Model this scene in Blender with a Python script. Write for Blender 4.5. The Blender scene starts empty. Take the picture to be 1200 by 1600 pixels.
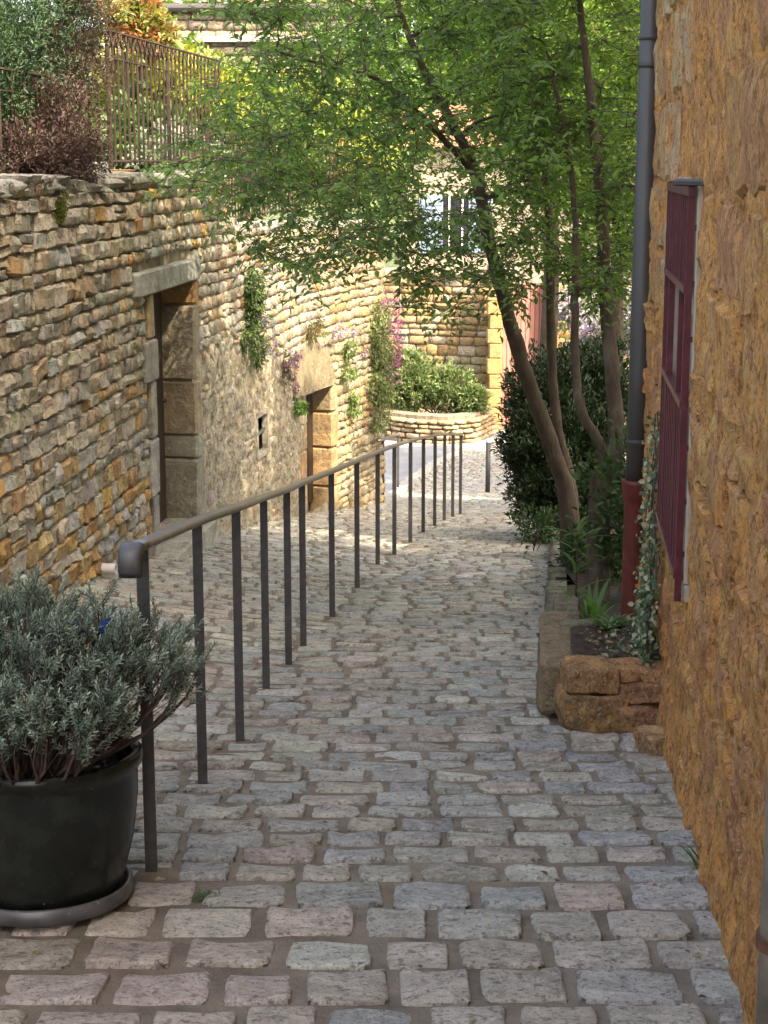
import bpy, math, random
import numpy as np
from mathutils import Vector, Matrix, noise
random.seed(7); RS = np.random.RandomState(11)
S = bpy.context.scene
C = S.collection
R = math.radians
# ------------------------------------------------------------ camera, sky, sun, exposure
F, PITCH, PY, CH = 2400.0, R(10.5), 695.0, 1.6
cam = bpy.data.cameras.new('camera'); co = bpy.data.objects.new('camera', cam); C.objects.link(co)
co.location = (0, 0, CH); co.rotation_euler = (R(90) - PITCH, 0, 0)
cam.sensor_fit = 'VERTICAL'; cam.sensor_height = 24; cam.lens = 24 * F / 1600
cam.shift_y = (PY - 800) / 1600.0; cam.clip_start = 0.05; cam.clip_end = 2000
S.camera = co
SUN = Vector((0.68, -0.73, 0)).normalized(); EL = R(50)
w = bpy.data.worlds.new('World'); S.world = w; w.use_nodes = True
nt = w.node_tree; bg = nt.nodes['Background']
sky = nt.nodes.new('ShaderNodeTexSky'); sky.sky_type = 'NISHITA'; sky.sun_disc = False
sky.sun_elevation = EL; sky.sun_rotation = math.atan2(SUN.x, SUN.y)
nt.links.new(sky.outputs[0], bg.inputs[0]); bg.inputs[1].default_value = 0.15
sky.dust_density = 5.0; sky.air_density = 0.9; sky.ozone_density = 1.0
sl = bpy.data.lights.new('sun', 'SUN'); sl.energy = 2.0; sl.angle = R(0.55); sl.color = (1, 0.93, 0.8)
so = bpy.data.objects.new('sun', sl); C.objects.link(so)
sd = Vector((SUN.x * math.cos(EL), SUN.y * math.cos(EL), math.sin(EL)))
so.rotation_euler = sd.to_track_quat('Z', 'Y').to_euler()
S.render.engine = 'CYCLES'
S.view_settings.view_transform = 'Standard'; S.view_settings.look = 'None'
S.view_settings.gamma = 1; S.view_settings.use_curve_mapping = False
S.view_settings.exposure = 2.5
S.view_settings.use_white_balance = True; S.view_settings.white_balance_temperature = 7700; S.view_settings.white_balance_tint = 10

# ------------------------------------------------------------ geometry helpers
cp, sp = math.cos(PITCH), math.sin(PITCH)
def P(px, py, z):                       # photo pixel at axial depth z -> place
    x = (px - 600) / F * z; u = (PY - py) / F * z
    return Vector((x, z * cp + u * sp, CH + u * cp - z * sp))
GP = [(-20, 1.9), (-6, .59), (0, 0), (4.09, -.40), (18.37, -2.68), (26.2, -4.11), (29, -4.45), (34, -4.66), (60, -5.0), (400, -5.0)]
GX = np.linspace(-20, 400, 8401); GZ = np.interp(GX, [a for a, b in GP], [b for a, b in GP])
k_ = np.ones(9) / 9.; GZ = np.convolve(np.pad(GZ, 4, mode='edge'), k_, 'valid')
def G0(Y): return float(np.interp(Y, GX, GZ))
WP = [(-6, -3.3), (4, -2.40), (7.6, -2.08), (11.15, -1.71), (12.2, -1.585), (14.5, -1.30), (17.1, -.895), (17.9, -.655), (19.8, 0.02)]
WY = np.linspace(-6, 19.8, 1033); WX = np.interp(WY, [a for a, b in WP], [b for a, b in WP])
kk = np.ones(41) / 41.; WX = np.convolve(np.pad(WX, 20, mode='reflect', reflect_type='odd'), kk, 'valid')
def wx(Y): return float(np.interp(Y, WY, WX))
RP = [(-5, -1.2), (4.05, -.664), (5.1, -.63), (8, -.45), (11.1, -.2), (14, .17), (18.4, .93), (26, 2.0)]
def railx(Y): return float(np.interp(Y, [a for a, b in RP], [b for a, b in RP]))
def G(X, Y):                            # lane height, cross slope up to the left wall
    c = float(np.interp(Y, [5, 9, 13, 20], [0, .2, .2, .03]))
    rx = railx(Y); lx = wx(min(Y, 19.8))
    t = min(1, max(0, (rx - X) / max(.3, rx - lx)))
    return G0(Y) + c * t
def rwx(Y): return .491 + .109 * Y
def hit(px, py, f, a, b, n=4000):       # first y in [a,b] where f(point on the ray) changes sign
    d = P(px, py, 1) - Vector((0, 0, CH)); prev = None
    for i in range(n + 1):
        Y = a + (b - a) * i / n; t = Y / d.y; p = Vector((d.x * t, Y, CH + d.z * t))
        v = f(p)
        if prev is not None and v * prev <= 0: return p
        prev = v
    return p
def hit_ground(px, py): return hit(px, py, lambda p: p.z - G(p.x, p.y), 2, 45)
def hit_lwall(px, py): return hit(px, py, lambda p: p.x - wx(p.y), 3, 19.8)
def hit_rwall(px, py, off=0): return hit(px, py, lambda p: p.x - rwx(p.y) + off, 1.5, 9)
WM = {}
def par(o, parent):
    if parent is None: return
    o.parent = parent; o.matrix_parent_inverse = WM[parent.name].inverted()
def tag(o, label=None, cat=None, group=None, kind=None):
    if label: o['label'] = label
    if cat: o['category'] = cat
    if group: o['group'] = group
    if kind: o['kind'] = kind
    return o
def thing(name, loc, label, cat, group=None):
    o = bpy.data.objects.new(name, None); C.objects.link(o); o.location = loc
    o.empty_display_size = .1; WM[o.name] = Matrix.Translation(Vector(loc)); return tag(o, label, cat, group)
def mesh_from(name, V, Fc, mat=None, smooth=False, tint=None):
    me = bpy.data.meshes.new(name); me.from_pydata([tuple(v) for v in V] if not isinstance(V, np.ndarray) else V.tolist(), [], Fc)
    if mat: me.materials.append(mat)
    if smooth: me.polygons.foreach_set('use_smooth', [True] * len(me.polygons))
    if tint is not None:
        a = me.color_attributes.new('tint', 'FLOAT_COLOR', 'POINT')
        t = np.ones((len(V), 4), np.float32); t[:, :3] = tint; a.data.foreach_set('color', t.ravel())
    me.update(); return me
def link(name, me, parent=None):
    o = bpy.data.objects.new(name, me); C.objects.link(o); WM[o.name] = Matrix(); par(o, parent); return o
class MB:
    def __init__(s): s.v = []; s.f = []
    def add(s, V, Fc):
        n = len(s.v); s.v += [tuple(p) for p in V]; s.f += [tuple(i + n for i in f) for f in Fc]; return s
    def box(s, c, size, M=None, bev=0.0):
        hx, hy, hz = size[0] / 2, size[1] / 2, size[2] / 2
        if bev <= 0:
            V = [Vector((x, y, z)) for z in (-hz, hz) for y in (-hy, hy) for x in (-hx, hx)]
            Fc = [(0, 2, 3, 1), (4, 5, 7, 6), (0, 1, 5, 4), (2, 6, 7, 3), (0, 4, 6, 2), (1, 3, 7, 5)]
        else:
            b = bev; V = []
            for z, k in ((-hz, b), (-hz + b, 0), (hz - b, 0), (hz, b)):
                x, y = hx - k, hy - k
                V += [Vector(q) for q in ((-x + b, -y, z), (x - b, -y, z), (x, -y + b, z), (x, y - b, z), (x - b, y, z), (-x + b, y, z), (-x, y - b, z), (-x, -y + b, z))]
            Fc = [tuple(range(7, -1, -1)), tuple(range(24, 32))]
            for l in range(3):
                for i in range(8): Fc.append((l * 8 + i, l * 8 + (i + 1) % 8, l * 8 + 8 + (i + 1) % 8, l * 8 + 8 + i))
        if M: V = [M @ p for p in V]
        return s.add([p + Vector(c) for p in V], Fc)
    def tube(s, pts, r, n=8, cap=True, sx=1.0):
        pts = [Vector(p) for p in pts]
        if not hasattr(r, '__len__'): r = [r] * len(pts)
        V = []; Fc = []; N = len(pts); side = None
        for i, p in enumerate(pts):
            d = (pts[min(i + 1, N - 1)] - pts[max(i - 1, 0)])
            if d.length < 1e-9: d = Vector((0, 0, 1))
            d.normalize()
            if side is None: side = d.orthogonal().normalized() if abs(d.z) < .95 else Vector((1, 0, 0))
            side = (side - d * side.dot(d)).normalized(); up = d.cross(side)
            for k in range(n):
                a = 2 * math.pi * k / n; V.append(p + (side * math.cos(a) * sx + up * math.sin(a)) * r[i])
        for i in range(N - 1):
            for k in range(n):
                Fc.append((i * n + k, i * n + (k + 1) % n, (i + 1) * n + (k + 1) % n, (i + 1) * n + k))
        if cap: Fc.append(tuple(range(n - 1, -1, -1))); Fc.append(tuple((N - 1) * n + k for k in range(n)))
        return s.add(V, Fc)
    def lathe(s, prof, c, n=48, M=None):
        V = []; Fc = []
        for r, z in prof:
            for k in range(n):
                a = 2 * math.pi * k / n; p = Vector((r * math.cos(a), r * math.sin(a), z))
                if M: p = M @ p
                V.append(p + Vector(c))
        for i in range(len(prof) - 1):
            for k in range(n): Fc.append((i * n + k, i * n + (k + 1) % n, (i + 1) * n + (k + 1) % n, (i + 1) * n + k))
        return s.add(V, Fc)
    def prism(s, poly, off):             # poly: list of points, off: extrusion vector
        n = len(poly); V = [Vector(p) for p in poly] + [Vector(p) + Vector(off) for p in poly]
        Fc = [tuple(range(n)), tuple(range(2 * n - 1, n - 1, -1))] + [(i, i + n, (i + 1) % n + n, (i + 1) % n) for i in range(n)]
        return s.add(V, Fc)
    def build(s, name, mat, parent=None, smooth=False, **kw):
        return link(name, mesh_from(name, s.v, s.f, mat, smooth, **kw), parent)
def fr(p, sc=1., o=4): return noise.fractal(Vector(p) * sc, 1.0, 2.0, o)

# ------------------------------------------------------------ materials
def mat(name, col=(.3, .3, .3), src=None, var=.25, vs=6., bumps=((60, .5, .004),), rough=.85, spec=.3, spots=None, metal=0., coat=0., trans=0., stretch=(1, 1, 1), hue=None):
    """src: None plain colour, 'obj' the object's own colour, 'tint' the mesh's own tint layer"""
    m = bpy.data.materials.new(name); m.use_nodes = True; t = m.node_tree; N = t.nodes; L = t.links
    b = N['Principled BSDF']; geo = N.new('ShaderNodeNewGeometry')
    mp = N.new('ShaderNodeMapping'); mp.inputs['Scale'].default_value = stretch; L.new(geo.outputs['Position'], mp.inputs[0])
    def nz(scale, det=5, ro=.6):
        n = N.new('ShaderNodeTexNoise'); n.inputs['Scale'].default_value = scale; n.inputs['Detail'].default_value = det
        n.inputs['Roughness'].default_value = ro; L.new(mp.outputs[0], n.inputs['Vector']); return n
    if src == 'obj': q = N.new('ShaderNodeObjectInfo'); base = q.outputs['Color']
    elif src == 'tint': q = N.new('ShaderNodeAttribute'); q.attribute_name = 'tint'; base = q.outputs['Color']
    else: q = N.new('ShaderNodeRGB'); q.outputs[0].default_value = (*col, 1); base = q.outputs[0]
    if src and not trans:
        vm = N.new('ShaderNodeVectorMath'); vm.operation = 'SCALE'; vm.inputs['Scale'].default_value = 41.
        L.new(base, vm.inputs[0]); L.new(vm.outputs[0], mp.inputs['Location'])
    def mix(mode, a, bb, fac=1.):
        x = N.new('ShaderNodeMix'); x.data_type = 'RGBA'; x.blend_type = mode
        if isinstance(fac, float) or isinstance(fac, int): x.inputs[0].default_value = fac
        else: L.new(fac, x.inputs[0])
        for sck, v in ((x.inputs[6], a), (x.inputs[7], bb)):
            if isinstance(v, tuple): sck.default_value = (*v, 1)
            else: L.new(v, sck)
        return x.outputs[2]
    if var:
        n = nz(vs); mr = N.new('ShaderNodeMapRange'); mr.inputs[1].default_value = .3; mr.inputs[2].default_value = .7
        mr.inputs[3].default_value = 1 - var; mr.inputs[4].default_value = 1 + var; L.new(n.outputs[0], mr.inputs[0])
        base = mix('MULTIPLY', base, mr.outputs[0])
    for (c2, sc, lo, hi, amt) in (spots or ()):
        n = nz(sc, 6, .65); mr = N.new('ShaderNodeMapRange'); mr.inputs[1].default_value = lo; mr.inputs[2].default_value = hi
        mr.inputs[4].default_value = amt; L.new(n.outputs[0], mr.inputs[0]); base = mix('MIX', base, c2, mr.outputs[0])
    L.new(base, b.inputs['Base Color']); b.inputs['Roughness'].default_value = rough
    b.inputs['Specular IOR Level'].default_value = spec; b.inputs['Metallic'].default_value = metal; b.inputs['Coat Weight'].default_value = coat
    last = None
    for (sc, st, di) in bumps:
        n = nz(sc, 8, .62); bp = N.new('ShaderNodeBump'); bp.inputs['Strength'].default_value = st; bp.inputs['Distance'].default_value = di
        L.new(n.outputs[0], bp.inputs['Height'])
        if last: L.new(last, bp.inputs['Normal'])
        last = bp.outputs[0]
    if last: L.new(last, b.inputs['Normal'])
    if trans:
        tr = N.new('ShaderNodeBsdfTranslucent'); ms = N.new('ShaderNodeMixShader'); ms.inputs[0].default_value = trans
        g = mix('MULTIPLY', base, (1.5, 1.6, .75)); L.new(g, tr.inputs[0])
        L.new(b.outputs[0], ms.inputs[1]); L.new(tr.outputs[0], ms.inputs[2]); L.new(ms.outputs[0], N['Material Output'].inputs[0])
    return m
DK = (.045, .042, .038)
SETT_K = dict(var=.3, vs=12, bumps=((24, 1., .03), (90, 1., .010)), rough=.6, spec=.45, spots=(((.68, .655, .57), 34, .50, .62, .5), (DK, 38, .55, .62, .55), (DK, 90, .55, .63, .55)), stretch=(1, 1.3, 1))
M_sett_o = mat('granite_sett', src='obj', **SETT_K); M_sett_t = mat('granite_sett_far', src='tint', **SETT_K)
WK = dict(var=.32, vs=16, bumps=((30, 1., .03), (110, 1., .008)), rough=.9, spec=.2, spots=(((.09, .08, .065), 28, .54, .66, .7), ((.60, .57, .48), 45, .58, .68, .45), ((.10, .095, .08), 130, .58, .66, .5)))
M_ws_o = mat('wall_stone', src='obj', **WK); M_ws_t = mat('wall_stone_small', src='tint', **WK)
M_mortar = mat('old_mortar', (.27, .23, .17), var=.4, vs=9, bumps=((35, 1., .012), (140, .8, .003)), spots=(((.08, .07, .055), 6, .5, .7, .6),))
M_render = mat('rubble_render', (.42, .37, .27), var=.4, vs=8, bumps=((18, 1., .05), (60, 1., .015)), spots=(((.13, .11, .08), 15, .50, .60, .75), ((.60, .55, .44), 19, .54, .64, .6), ((.42, .28, .14), 3.0, .52, .7, .55)))
M_sand = mat('sandy_joint', (.22, .185, .14), var=.4, vs=6, bumps=((45, 1., .015), (160, 1., .006)), spots=(((.30, .27, .23), 160, .66, .72, .7), ((.07, .085, .04), 3, .58, .75, .5)))
OCH = dict(var=.35, vs=9, bumps=((40, 1., .02), (110, 1., .010), (260, 1., .005)), rough=.92, spec=.15,
           spots=(((.46, .22, .12), 5, .47, .61, .65), ((.78, .50, .24), 16, .53, .66, .5), ((.20, .085, .03), 24, .53, .63, .75), ((.70, .36, .09), 9, .52, .68, .5), ((.14, .06, .025), 75, .54, .62, .65), ((.85, .64, .38), 95, .56, .64, .55), ((.12, .055, .025), 190, .56, .64, .5)), stretch=(1, 1, .85))
M_och_o = mat('ochre_block', src='obj', **OCH); M_och_t = mat('ochre_block_small', src='tint', **OCH); M_och = mat('ochre_render', (.68, .32, .095), **OCH)
M_dress = mat('dressed_stone', src='obj', var=.32, vs=6, bumps=((22, 1., .02), (90, .9, .006)), spots=(((.16, .15, .12), 9, .50, .66, .6), ((.10, .09, .07), 40, .56, .64, .5), ((.55, .50, .40), 24, .57, .68, .4)))
M_asph = mat('asphalt', (.26, .275, .29), var=.15, vs=2, bumps=((200, .5, .003),), rough=.75)
M_soil = mat('soil', (.085, .06, .045), var=.5, vs=20, bumps=((40, 1., .03), (150, 1., .01)), spots=(((.2, .14, .08), 60, .66, .7, .7),))
M_grassy = mat('rough_ground', (.09, .11, .045), var=.4, vs=3, bumps=((20, 1., .05),))
M_iron = mat('dark_steel', (.082, .08, .082), var=.25, vs=30, bumps=((300, .15, .001),), rough=.5, spec=.5, metal=.3, spots=(((.13, .08, .055), 45, .62, .72, .4),))
M_bronze = mat('worn_rail', (.24, .215, .19), var=.25, vs=18, bumps=((200, .1, .001),), rough=.36, spec=.6, metal=.75)
M_zinc = mat('zinc_pipe', (.075, .072, .068), var=.15, vs=5, bumps=((80, .1, .001),), rough=.5, spec=.5, metal=.25, spots=(((.35, .35, .35), 14, .72, .75, .6),), stretch=(1, 1, .4))
M_castred = mat('red_cast_iron', (.125, .026, .018), var=.35, vs=12, bumps=((90, .4, .002),), rough=.6, spec=.4, spots=(((.08, .03, .02), 25, .55, .7, .6),))
M_grille = mat('maroon_paint', (.085, .012, .022), var=.35, vs=15, spots=(((.13, .05, .035), 30, .58, .66, .6),), bumps=((120, .5, .001),), rough=.42, spec=.5)
M_fence = mat('rusty_fence_iron', (.05, .033, .025), var=.3, vs=20, bumps=((100, .3, .001),), rough=.7)
M_door = mat('dark_door_wood', (.035, .022, .016), var=.35, vs=20, bumps=((60, .5, .003),), rough=.6, stretch=(4, 4, .6))
M_dooro = mat('orange_door_wood', (.34, .17, .05), var=.3, vs=16, bumps=((60, .5, .003),), rough=.7, stretch=(4, 4, .5))
M_pot = mat('glazed_pot', (.008, .011, .009), var=.4, vs=8, bumps=((9, .12, .004),), rough=.25, spec=.4, coat=0., spots=(((.12, .12, .10), 70, .66, .70, .6), ((.05, .05, .045), 4, .5, .8, .5), ((.05, .035, .018), 5, .58, .8, .4)))
M_saucer = mat('grey_glazed_saucer', (.085, .085, .09), var=.35, vs=12, bumps=((60, .3, .002),), rough=.33, spec=.6, spots=(((.4, .4, .4), 30, .62, .7, .5),))
M_bark = mat('bark', (.085, .062, .042), var=.4, vs=12, bumps=((40, 1., .01), (120, .8, .003)), spots=(((.22, .2, .15), 7, .55, .7, .5), ((.05, .06, .03), 5, .6, .75, .5)), stretch=(1, 1, .45))
M_twig = mat('twig_bark', (.07, .05, .04), var=.3, vs=30, bumps=())
M_twigpot = mat('woody_stem', (.085, .06, .052), var=.35, vs=40, bumps=((200, .5, .001),))
def leafmat(name, src='tint', trans=.35, rough=.5, spec=.35, col=(.1, .1, .1)): return mat(name, col, src=src, var=.18, vs=3, bumps=(), rough=rough, spec=spec, trans=trans)
M_leaf = leafmat('plum_leaf', trans=.5); M_leaf_o = leafmat('plum_leaf_single', 'obj', .5)
M_leafm = leafmat('shrub_leaf', trans=.25); M_needle = leafmat('grey_needle_leaf', trans=.12, rough=.7); M_yew = leafmat('yew_leaf', trans=.1)
M_flower = leafmat('petal', trans=.3, rough=.8)
M_glass = mat('window_glass', (.02, .022, .03), var=0, bumps=(), rough=.06, spec=.8)
M_white = mat('white_plastic', (.6, .6, .6), var=.1, vs=20, bumps=(), rough=.4)
M_cream = mat('cream_frame', (.40, .34, .25), var=.15, vs=12, bumps=((60, .4, .003),))
M_pink = mat('pink_boards', (.42, .2, .17), var=.2, vs=6, bumps=((50, .4, .004),), stretch=(3, 3, .3))
M_blueshut = mat('pale_blue_paint', (.20, .26, .36), var=.1, vs=6, bumps=())
M_tile = mat('clay_tile', (.42, .2, .13), var=.35, vs=4, bumps=((30, .6, .01),))
M_blue = mat('blue_glaze', (.025, .06, .20), var=.5, vs=18, bumps=(), rough=.35)
M_orange = mat('orange_glaze', (.5, .14, .03), var=.3, vs=18, bumps=(), rough=.4)
M_terra = mat('terracotta', (.42, .2, .12), var=.2, vs=12, bumps=())
M_conc = mat('concrete', (.32, .32, .3), var=.25, vs=10, bumps=((60, .6, .004),))
M_housewall = mat('house_rubble', (.42, .36, .27), var=.35, vs=3, bumps=((12, 1., .04), (40, .8, .01)), spots=(((.2, .16, .11), 9, .5, .65, .6),), stretch=(1, 1, 2))

# ------------------------------------------------------------ block templates
def block_template(seed, n=4, depth_rim=.20, rnd=.05, corner=.07, rough=.16, e=.07):
    """front face +y, x along, z up, unit box; rounded uneven face with sides, no back"""
    rr = random.Random(seed); us = [-.5, -.5 + e] + [((-.5 + e) + (1 - 2 * e) * (i + 1) / (n - 3)) for i in range(n - 4)] + [.5 - e, .5]
    V = []; idx = {}
    for j, v in enumerate(us):
        for i, u in enumerate(us):
            eu, ev = abs(u) == .5, abs(v) == .5
            x, z = u, v
            if eu and ev: x *= 1 - 2 * corner; z *= 1 - 2 * corner
            y = .5 - (depth_rim if (eu or ev) else 0) - (depth_rim * .35 if (eu and ev) else 0)
            x += rr.uniform(-rnd, rnd) * .8; z += rr.uniform(-rnd, rnd)
            y += rough * 2.2 * noise.fractal(Vector((u * 1.6, v * 1.6, seed * 3.7)), .9, 2., 3) + rr.uniform(-rough, rough) * .35 * (1 if not (eu or ev) else .5)
            idx[i, j] = len(V); V.append((x, y, z))
    Fc = [(idx[i, j], idx[i, j + 1], idx[i + 1, j + 1], idx[i + 1, j]) for j in range(n - 1) for i in range(n - 1)]
    loop = [idx[i, 0] for i in range(n)] + [idx[n - 1, j] for j in range(1, n)] + [idx[i, n - 1] for i in range(n - 2, -1, -1)] + [idx[0, j] for j in range(n - 2, 0, -1)]
    b0 = len(V)
    for k in loop: V.append((V[k][0] * 1.02, -.5, V[k][2] * 1.02))
    m = len(loop)
    for k in range(m): a, bb = loop[k], loop[(k + 1) % m]; Fc.append((a, bb, b0 + (k + 1) % m, b0 + k))
    return np.array(V), Fc
# orient faces outward (front normal +y)
def flip(T): return T[0], [tuple(reversed(f)) for f in T[1]]
STONES = [block_template(i, n=5, rough=.10, depth_rim=.17, rnd=.06, corner=.07, e=.11) for i in range(14)]
SETTS = []
for i in range(14):
    V, Fc = block_template(100 + i, n=6, depth_rim=.16, rnd=.026, corner=.085, rough=.11, e=.05)
    V = np.stack([V[:, 0], -V[:, 2], V[:, 1]], 1); SETTS.append((V, Fc))      # front face turned up
BLOCKS = [block_template(200 + i, n=7, depth_rim=.30, rnd=.05, corner=.09, rough=.12, e=.07) for i in range(8)]
class Field:
    """many alike pieces: the largest ones in view become objects, the rest one mesh"""
    def __init__(s, name, temps, mo, mt, parent, cap=300, restname=None, sharp=0, asp=(.14, .12, .1)):
        s.sharp, s.asp = sharp, asp
        s.name, s.temps, s.mo, s.mt, s.parent, s.cap, s.rest = name, temps, mo, mt, parent, cap, restname or name; s.items = []
    def add(s, M, k, col, score): s.items.append((score, M, k, col))
    def build(s, smooth=True):
        s.items.sort(key=lambda a: -a[0]); ms = [mesh_from(s.name, V, Fc, s.mo, smooth) for V, Fc in s.temps]
        for me in ms:
            if s.sharp:                  # mark sharp edges as they are at the piece's real proportions
                q = np.array([v.co for v in me.vertices]); me.vertices.foreach_set('co', (q * np.array(s.asp)).ravel().astype(np.float32)); me.update()
                me.set_sharp_from_angle(angle=R(s.sharp)); me.vertices.foreach_set('co', q.ravel().astype(np.float32)); me.update()
        for sc, M, k, col in s.items[:s.cap]:
            if sc <= 0: continue
            o = bpy.data.objects.new(s.name, ms[k]); C.objects.link(o); par(o, s.parent)
            o.matrix_basis = M; o.color = (*col, 1)
        rest = [it for q, it in enumerate(s.items) if q >= s.cap or it[0] <= 0]
        if rest:
            Vs = []; Fs = []; Ts = []; n = 0
            for sc, M, k, col in rest:
                V, Fc = s.temps[k]; A = np.array(M); W = V @ A[:3, :3].T + A[:3, 3]
                Vs.append(W); Fs += [tuple(i + n for i in f) for f in Fc]; Ts.append(np.tile(col, (len(V), 1))); n += len(V)
            o = link(s.rest, mesh_from(s.rest, np.concatenate(Vs), Fs, s.mt, smooth, np.concatenate(Ts)), s.parent); o['kind'] = 'stuff'
def frame(loc, ex, ey, ez, sx, sy, sz):
    return Matrix(((ex.x * sx, ey.x * sy, ez.x * sz, loc.x), (ex.y * sx, ey.y * sy, ez.y * sz, loc.y), (ex.z * sx, ey.z * sy, ez.z * sz, loc.z), (0, 0, 0, 1)))
def proj(p):
    y = p.y; z = y * cp - (p.z - CH) * sp
    if z < .1: return None
    u = y * sp + (p.z - CH) * cp
    return 600 + F * p.x / z, PY - F * u / z, z
def score(p, size):
    q = proj(p)
    if q is None or not (-30 < q[0] < 1230 and -30 < q[1] < 1630): return -1
    return size / q[2]
def jit(c, a): 
    k = 1 + random.uniform(-a, a); return tuple(max(.01, min(.9, x * k * (1 + random.uniform(-.04, .04)))) for x in c)

# ------------------------------------------------------------ ground sheets
def sheet(name, xs, ys, zf, m, kind='structure', smooth=True, keep=None):
    V = [(x, y, zf(x, y)) for y in ys for x in xs]; nx = len(xs)
    Fc = [(j * nx + i, j * nx + i + 1, (j + 1) * nx + i + 1, (j + 1) * nx + i) for j in range(len(ys) - 1) for i in range(nx - 1)
          if keep is None or keep((xs[i] + xs[i + 1]) / 2, (ys[j] + ys[j + 1]) / 2)]
    o = link(name, mesh_from(name, V, Fc, m, smooth)); return tag(o, kind=kind)
sheet('ground', [-500, -200, -60, -20, -8, -4, 0, 4, 8, 20, 60, 200, 500], [-60, -20, -6, 0, 4, 8, 12, 16, 20, 24, 28, 32, 36, 60, 90, 140, 250, 700],
      lambda x, y: G0(max(-20, y)) - .35 + (max(0, y - 60) * .13 if y < 260 else 26), M_grassy)
def lane_right(Y):                      # right-hand edge of the sett paving
    return float(np.interp(Y, [-5, 5.95, 6.0, 10, 14.4, 20, 26, 30], [rwx(-5) + .1, rwx(5.95) + .05, .70, 1.17, 1.68, 2.45, 3.4, 4.3]))
def kerb_y(X): return 26.0 + 0 * X
# kerb line between setts and the asphalt of the lower street (plan view)
KP = [P(x, y, 1) for x, y in ()]
kpx = [(585, 800), (612, 778), (640, 752), (680, 724), (720, 706), (752, 694), (775, 688)]
KER = [hit_ground(*q) for q in kpx]
def ker_x(Y): return float(np.interp(Y, [k.y for k in KER], [k.x for k in KER], left=-9))
ys = list(np.arange(-5, 9, .06)) + list(np.arange(9, 27, .15)) + list(np.arange(27, 37.5, .5))
xs = list(np.arange(-3.2, 2.0, .06)) + list(np.arange(2.0, 6, .3))
sheet('sett_mortar_bed', xs, ys, lambda x, y: G(x, y) - .007 + .004 * min(1, max(0, y - 4.2)) + .004 * fr((x, y, 0), 2.2, 3) + .003 * fr((x, y, 3), 14, 2), M_sand, keep=lambda x, y: y < 36.5 and x > ker_x(y))
sheet('road', list(np.arange(-14, 16, .5)), list(np.arange(19.0, 42, .25)), lambda x, y: G0(y) + .004, M_asph, keep=lambda x, y: x < ker_x(y) + .5 if y < KER[-1].y else True)

paving = thing('sett_paving', (0, 4, G0(4)), 'rows of rough grey and pink granite setts paving the sloping lane', 'paving')
paving['kind'] = 'structure'; 
fs = Field('sett', SETTS, M_sett_o, M_sett_t, paving, 300, 'far_setts')
y = -1.0; row = 0
GREYS = [(.42, .42, .365), (.38, .39, .36), (.47, .46, .385), (.46, .42, .345), (.44, .395, .32), (.42, .39, .32), (.385, .40, .37), (.52, .51, .43)]
while y < 36:
    near = y < 4.0
    ph = random.uniform(.185, .20) if near else random.uniform(.152, .168)
    x0 = wx(y) + .02 if y < 19.8 else max(ker_x(y) + .06, -9)
    if y > KER[-1].y - .3: break
    xr = lane_right(y); x = x0 + random.uniform(-.15, 0)
    drift = .012 * math.sin(row * .7)
    while x < xr - .04:
        wd = random.uniform(.18, .275) if near else random.uniform(.15, .26)
        cx = x + wd / 2; x += wd + random.uniform(.0, .012)
        if cx + wd / 2 > xr: wd = xr - (cx - wd / 2); cx = xr - wd / 2
        if wd < .07: continue
        cy = y + ph / 2 + drift * math.sin(cx * 1.3) + .012 * fr((cx, y, 0), .6, 2) + (random.uniform(-.005, .005) if near else random.uniform(-.003, .003))
        zz = G(cx, cy); e = .05
        ey = Vector((0, e, G(cx, cy + e) - zz)).normalized(); ex = Vector((e, 0, G(cx + e, cy) - zz)).normalized()
        a = random.gauss(0, .03 if near else .018); ex = (ex + ey * a + Vector((0, 0, random.gauss(0, .02)))).normalized()
        ey = (ey - ex * ex.dot(ey) + Vector((0, 0, random.gauss(0, .03 if near else .02)))).normalized(); ez = ex.cross(ey).normalized()
        h = .05
        pt = Vector((cx, cy, zz)) - ez * (h * .5 - (.006 if near else .007) + random.uniform(-.004, .004))
        gap = .028 if near else .017
        c = jit(random.choice(GREYS), .16)
        if near and random.random() < .55: c = jit((.53, .46, .385), .1)
        fs.add(frame(pt, ex, ey, ez, (wd - gap) * random.choice((1, -1)) , (ph - (.030 if near else .034)) * (random.uniform(.90, 1.05) if near else random.uniform(.86, 1.0)), h), random.randrange(len(SETTS)), c, score(pt, 1.))
    y += ph; row += 1
# a mirrored x scale turns faces inside out for nothing visible
fs.build()
# pale kerb stones along the asphalt
ks = thing('kerb', KER[0], 'curving row of pale kerb stones between the setts and the asphalt street', 'kerb')
fk = Field('kerb_stone', SETTS, M_sett_o, M_sett_t, ks, 120)
for a, b in zip(KER[:-1], KER[1:]):
    n = max(1, int((b - a).length / .42))
    for i in range(n):
        p = a.lerp(b, (i + .5) / n); d = (b - a).normalized(); sd_ = Vector((d.y, -d.x, 0)).normalized(); up = d.cross(sd_) * -1
        if up.z < 0: up = -up
        fk.add(frame(p + up * .01, d, up.cross(d).normalized(), up, (b - a).length / n * .95, .2, .08), random.randrange(14), jit((.5, .48, .44), .1), score(p, 1))
fk.build()

# ------------------------------------------------------------ left retaining wall
def ltop(Y): return 1.44 + .02 * math.sin(Y * 3) if Y < 13.6 else float(np.interp(Y, [13.6, 14.2, 19.8], [1.30, .97, .80]))
def wframe(Y):
    d = Vector((wx(min(19.8, Y + .1)) - wx(Y - .1), min(19.8, Y + .1) - (Y - .1), 0)).normalized()
    return d, Vector((d.y, -d.x, 0))      # along (away), outward (towards the lane)
lw = thing('rubble_wall', (wx(10), 10, G(wx(10), 10)), 'long rough rubble stone retaining wall with two doorways on the left of the lane', 'stone wall')
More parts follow.
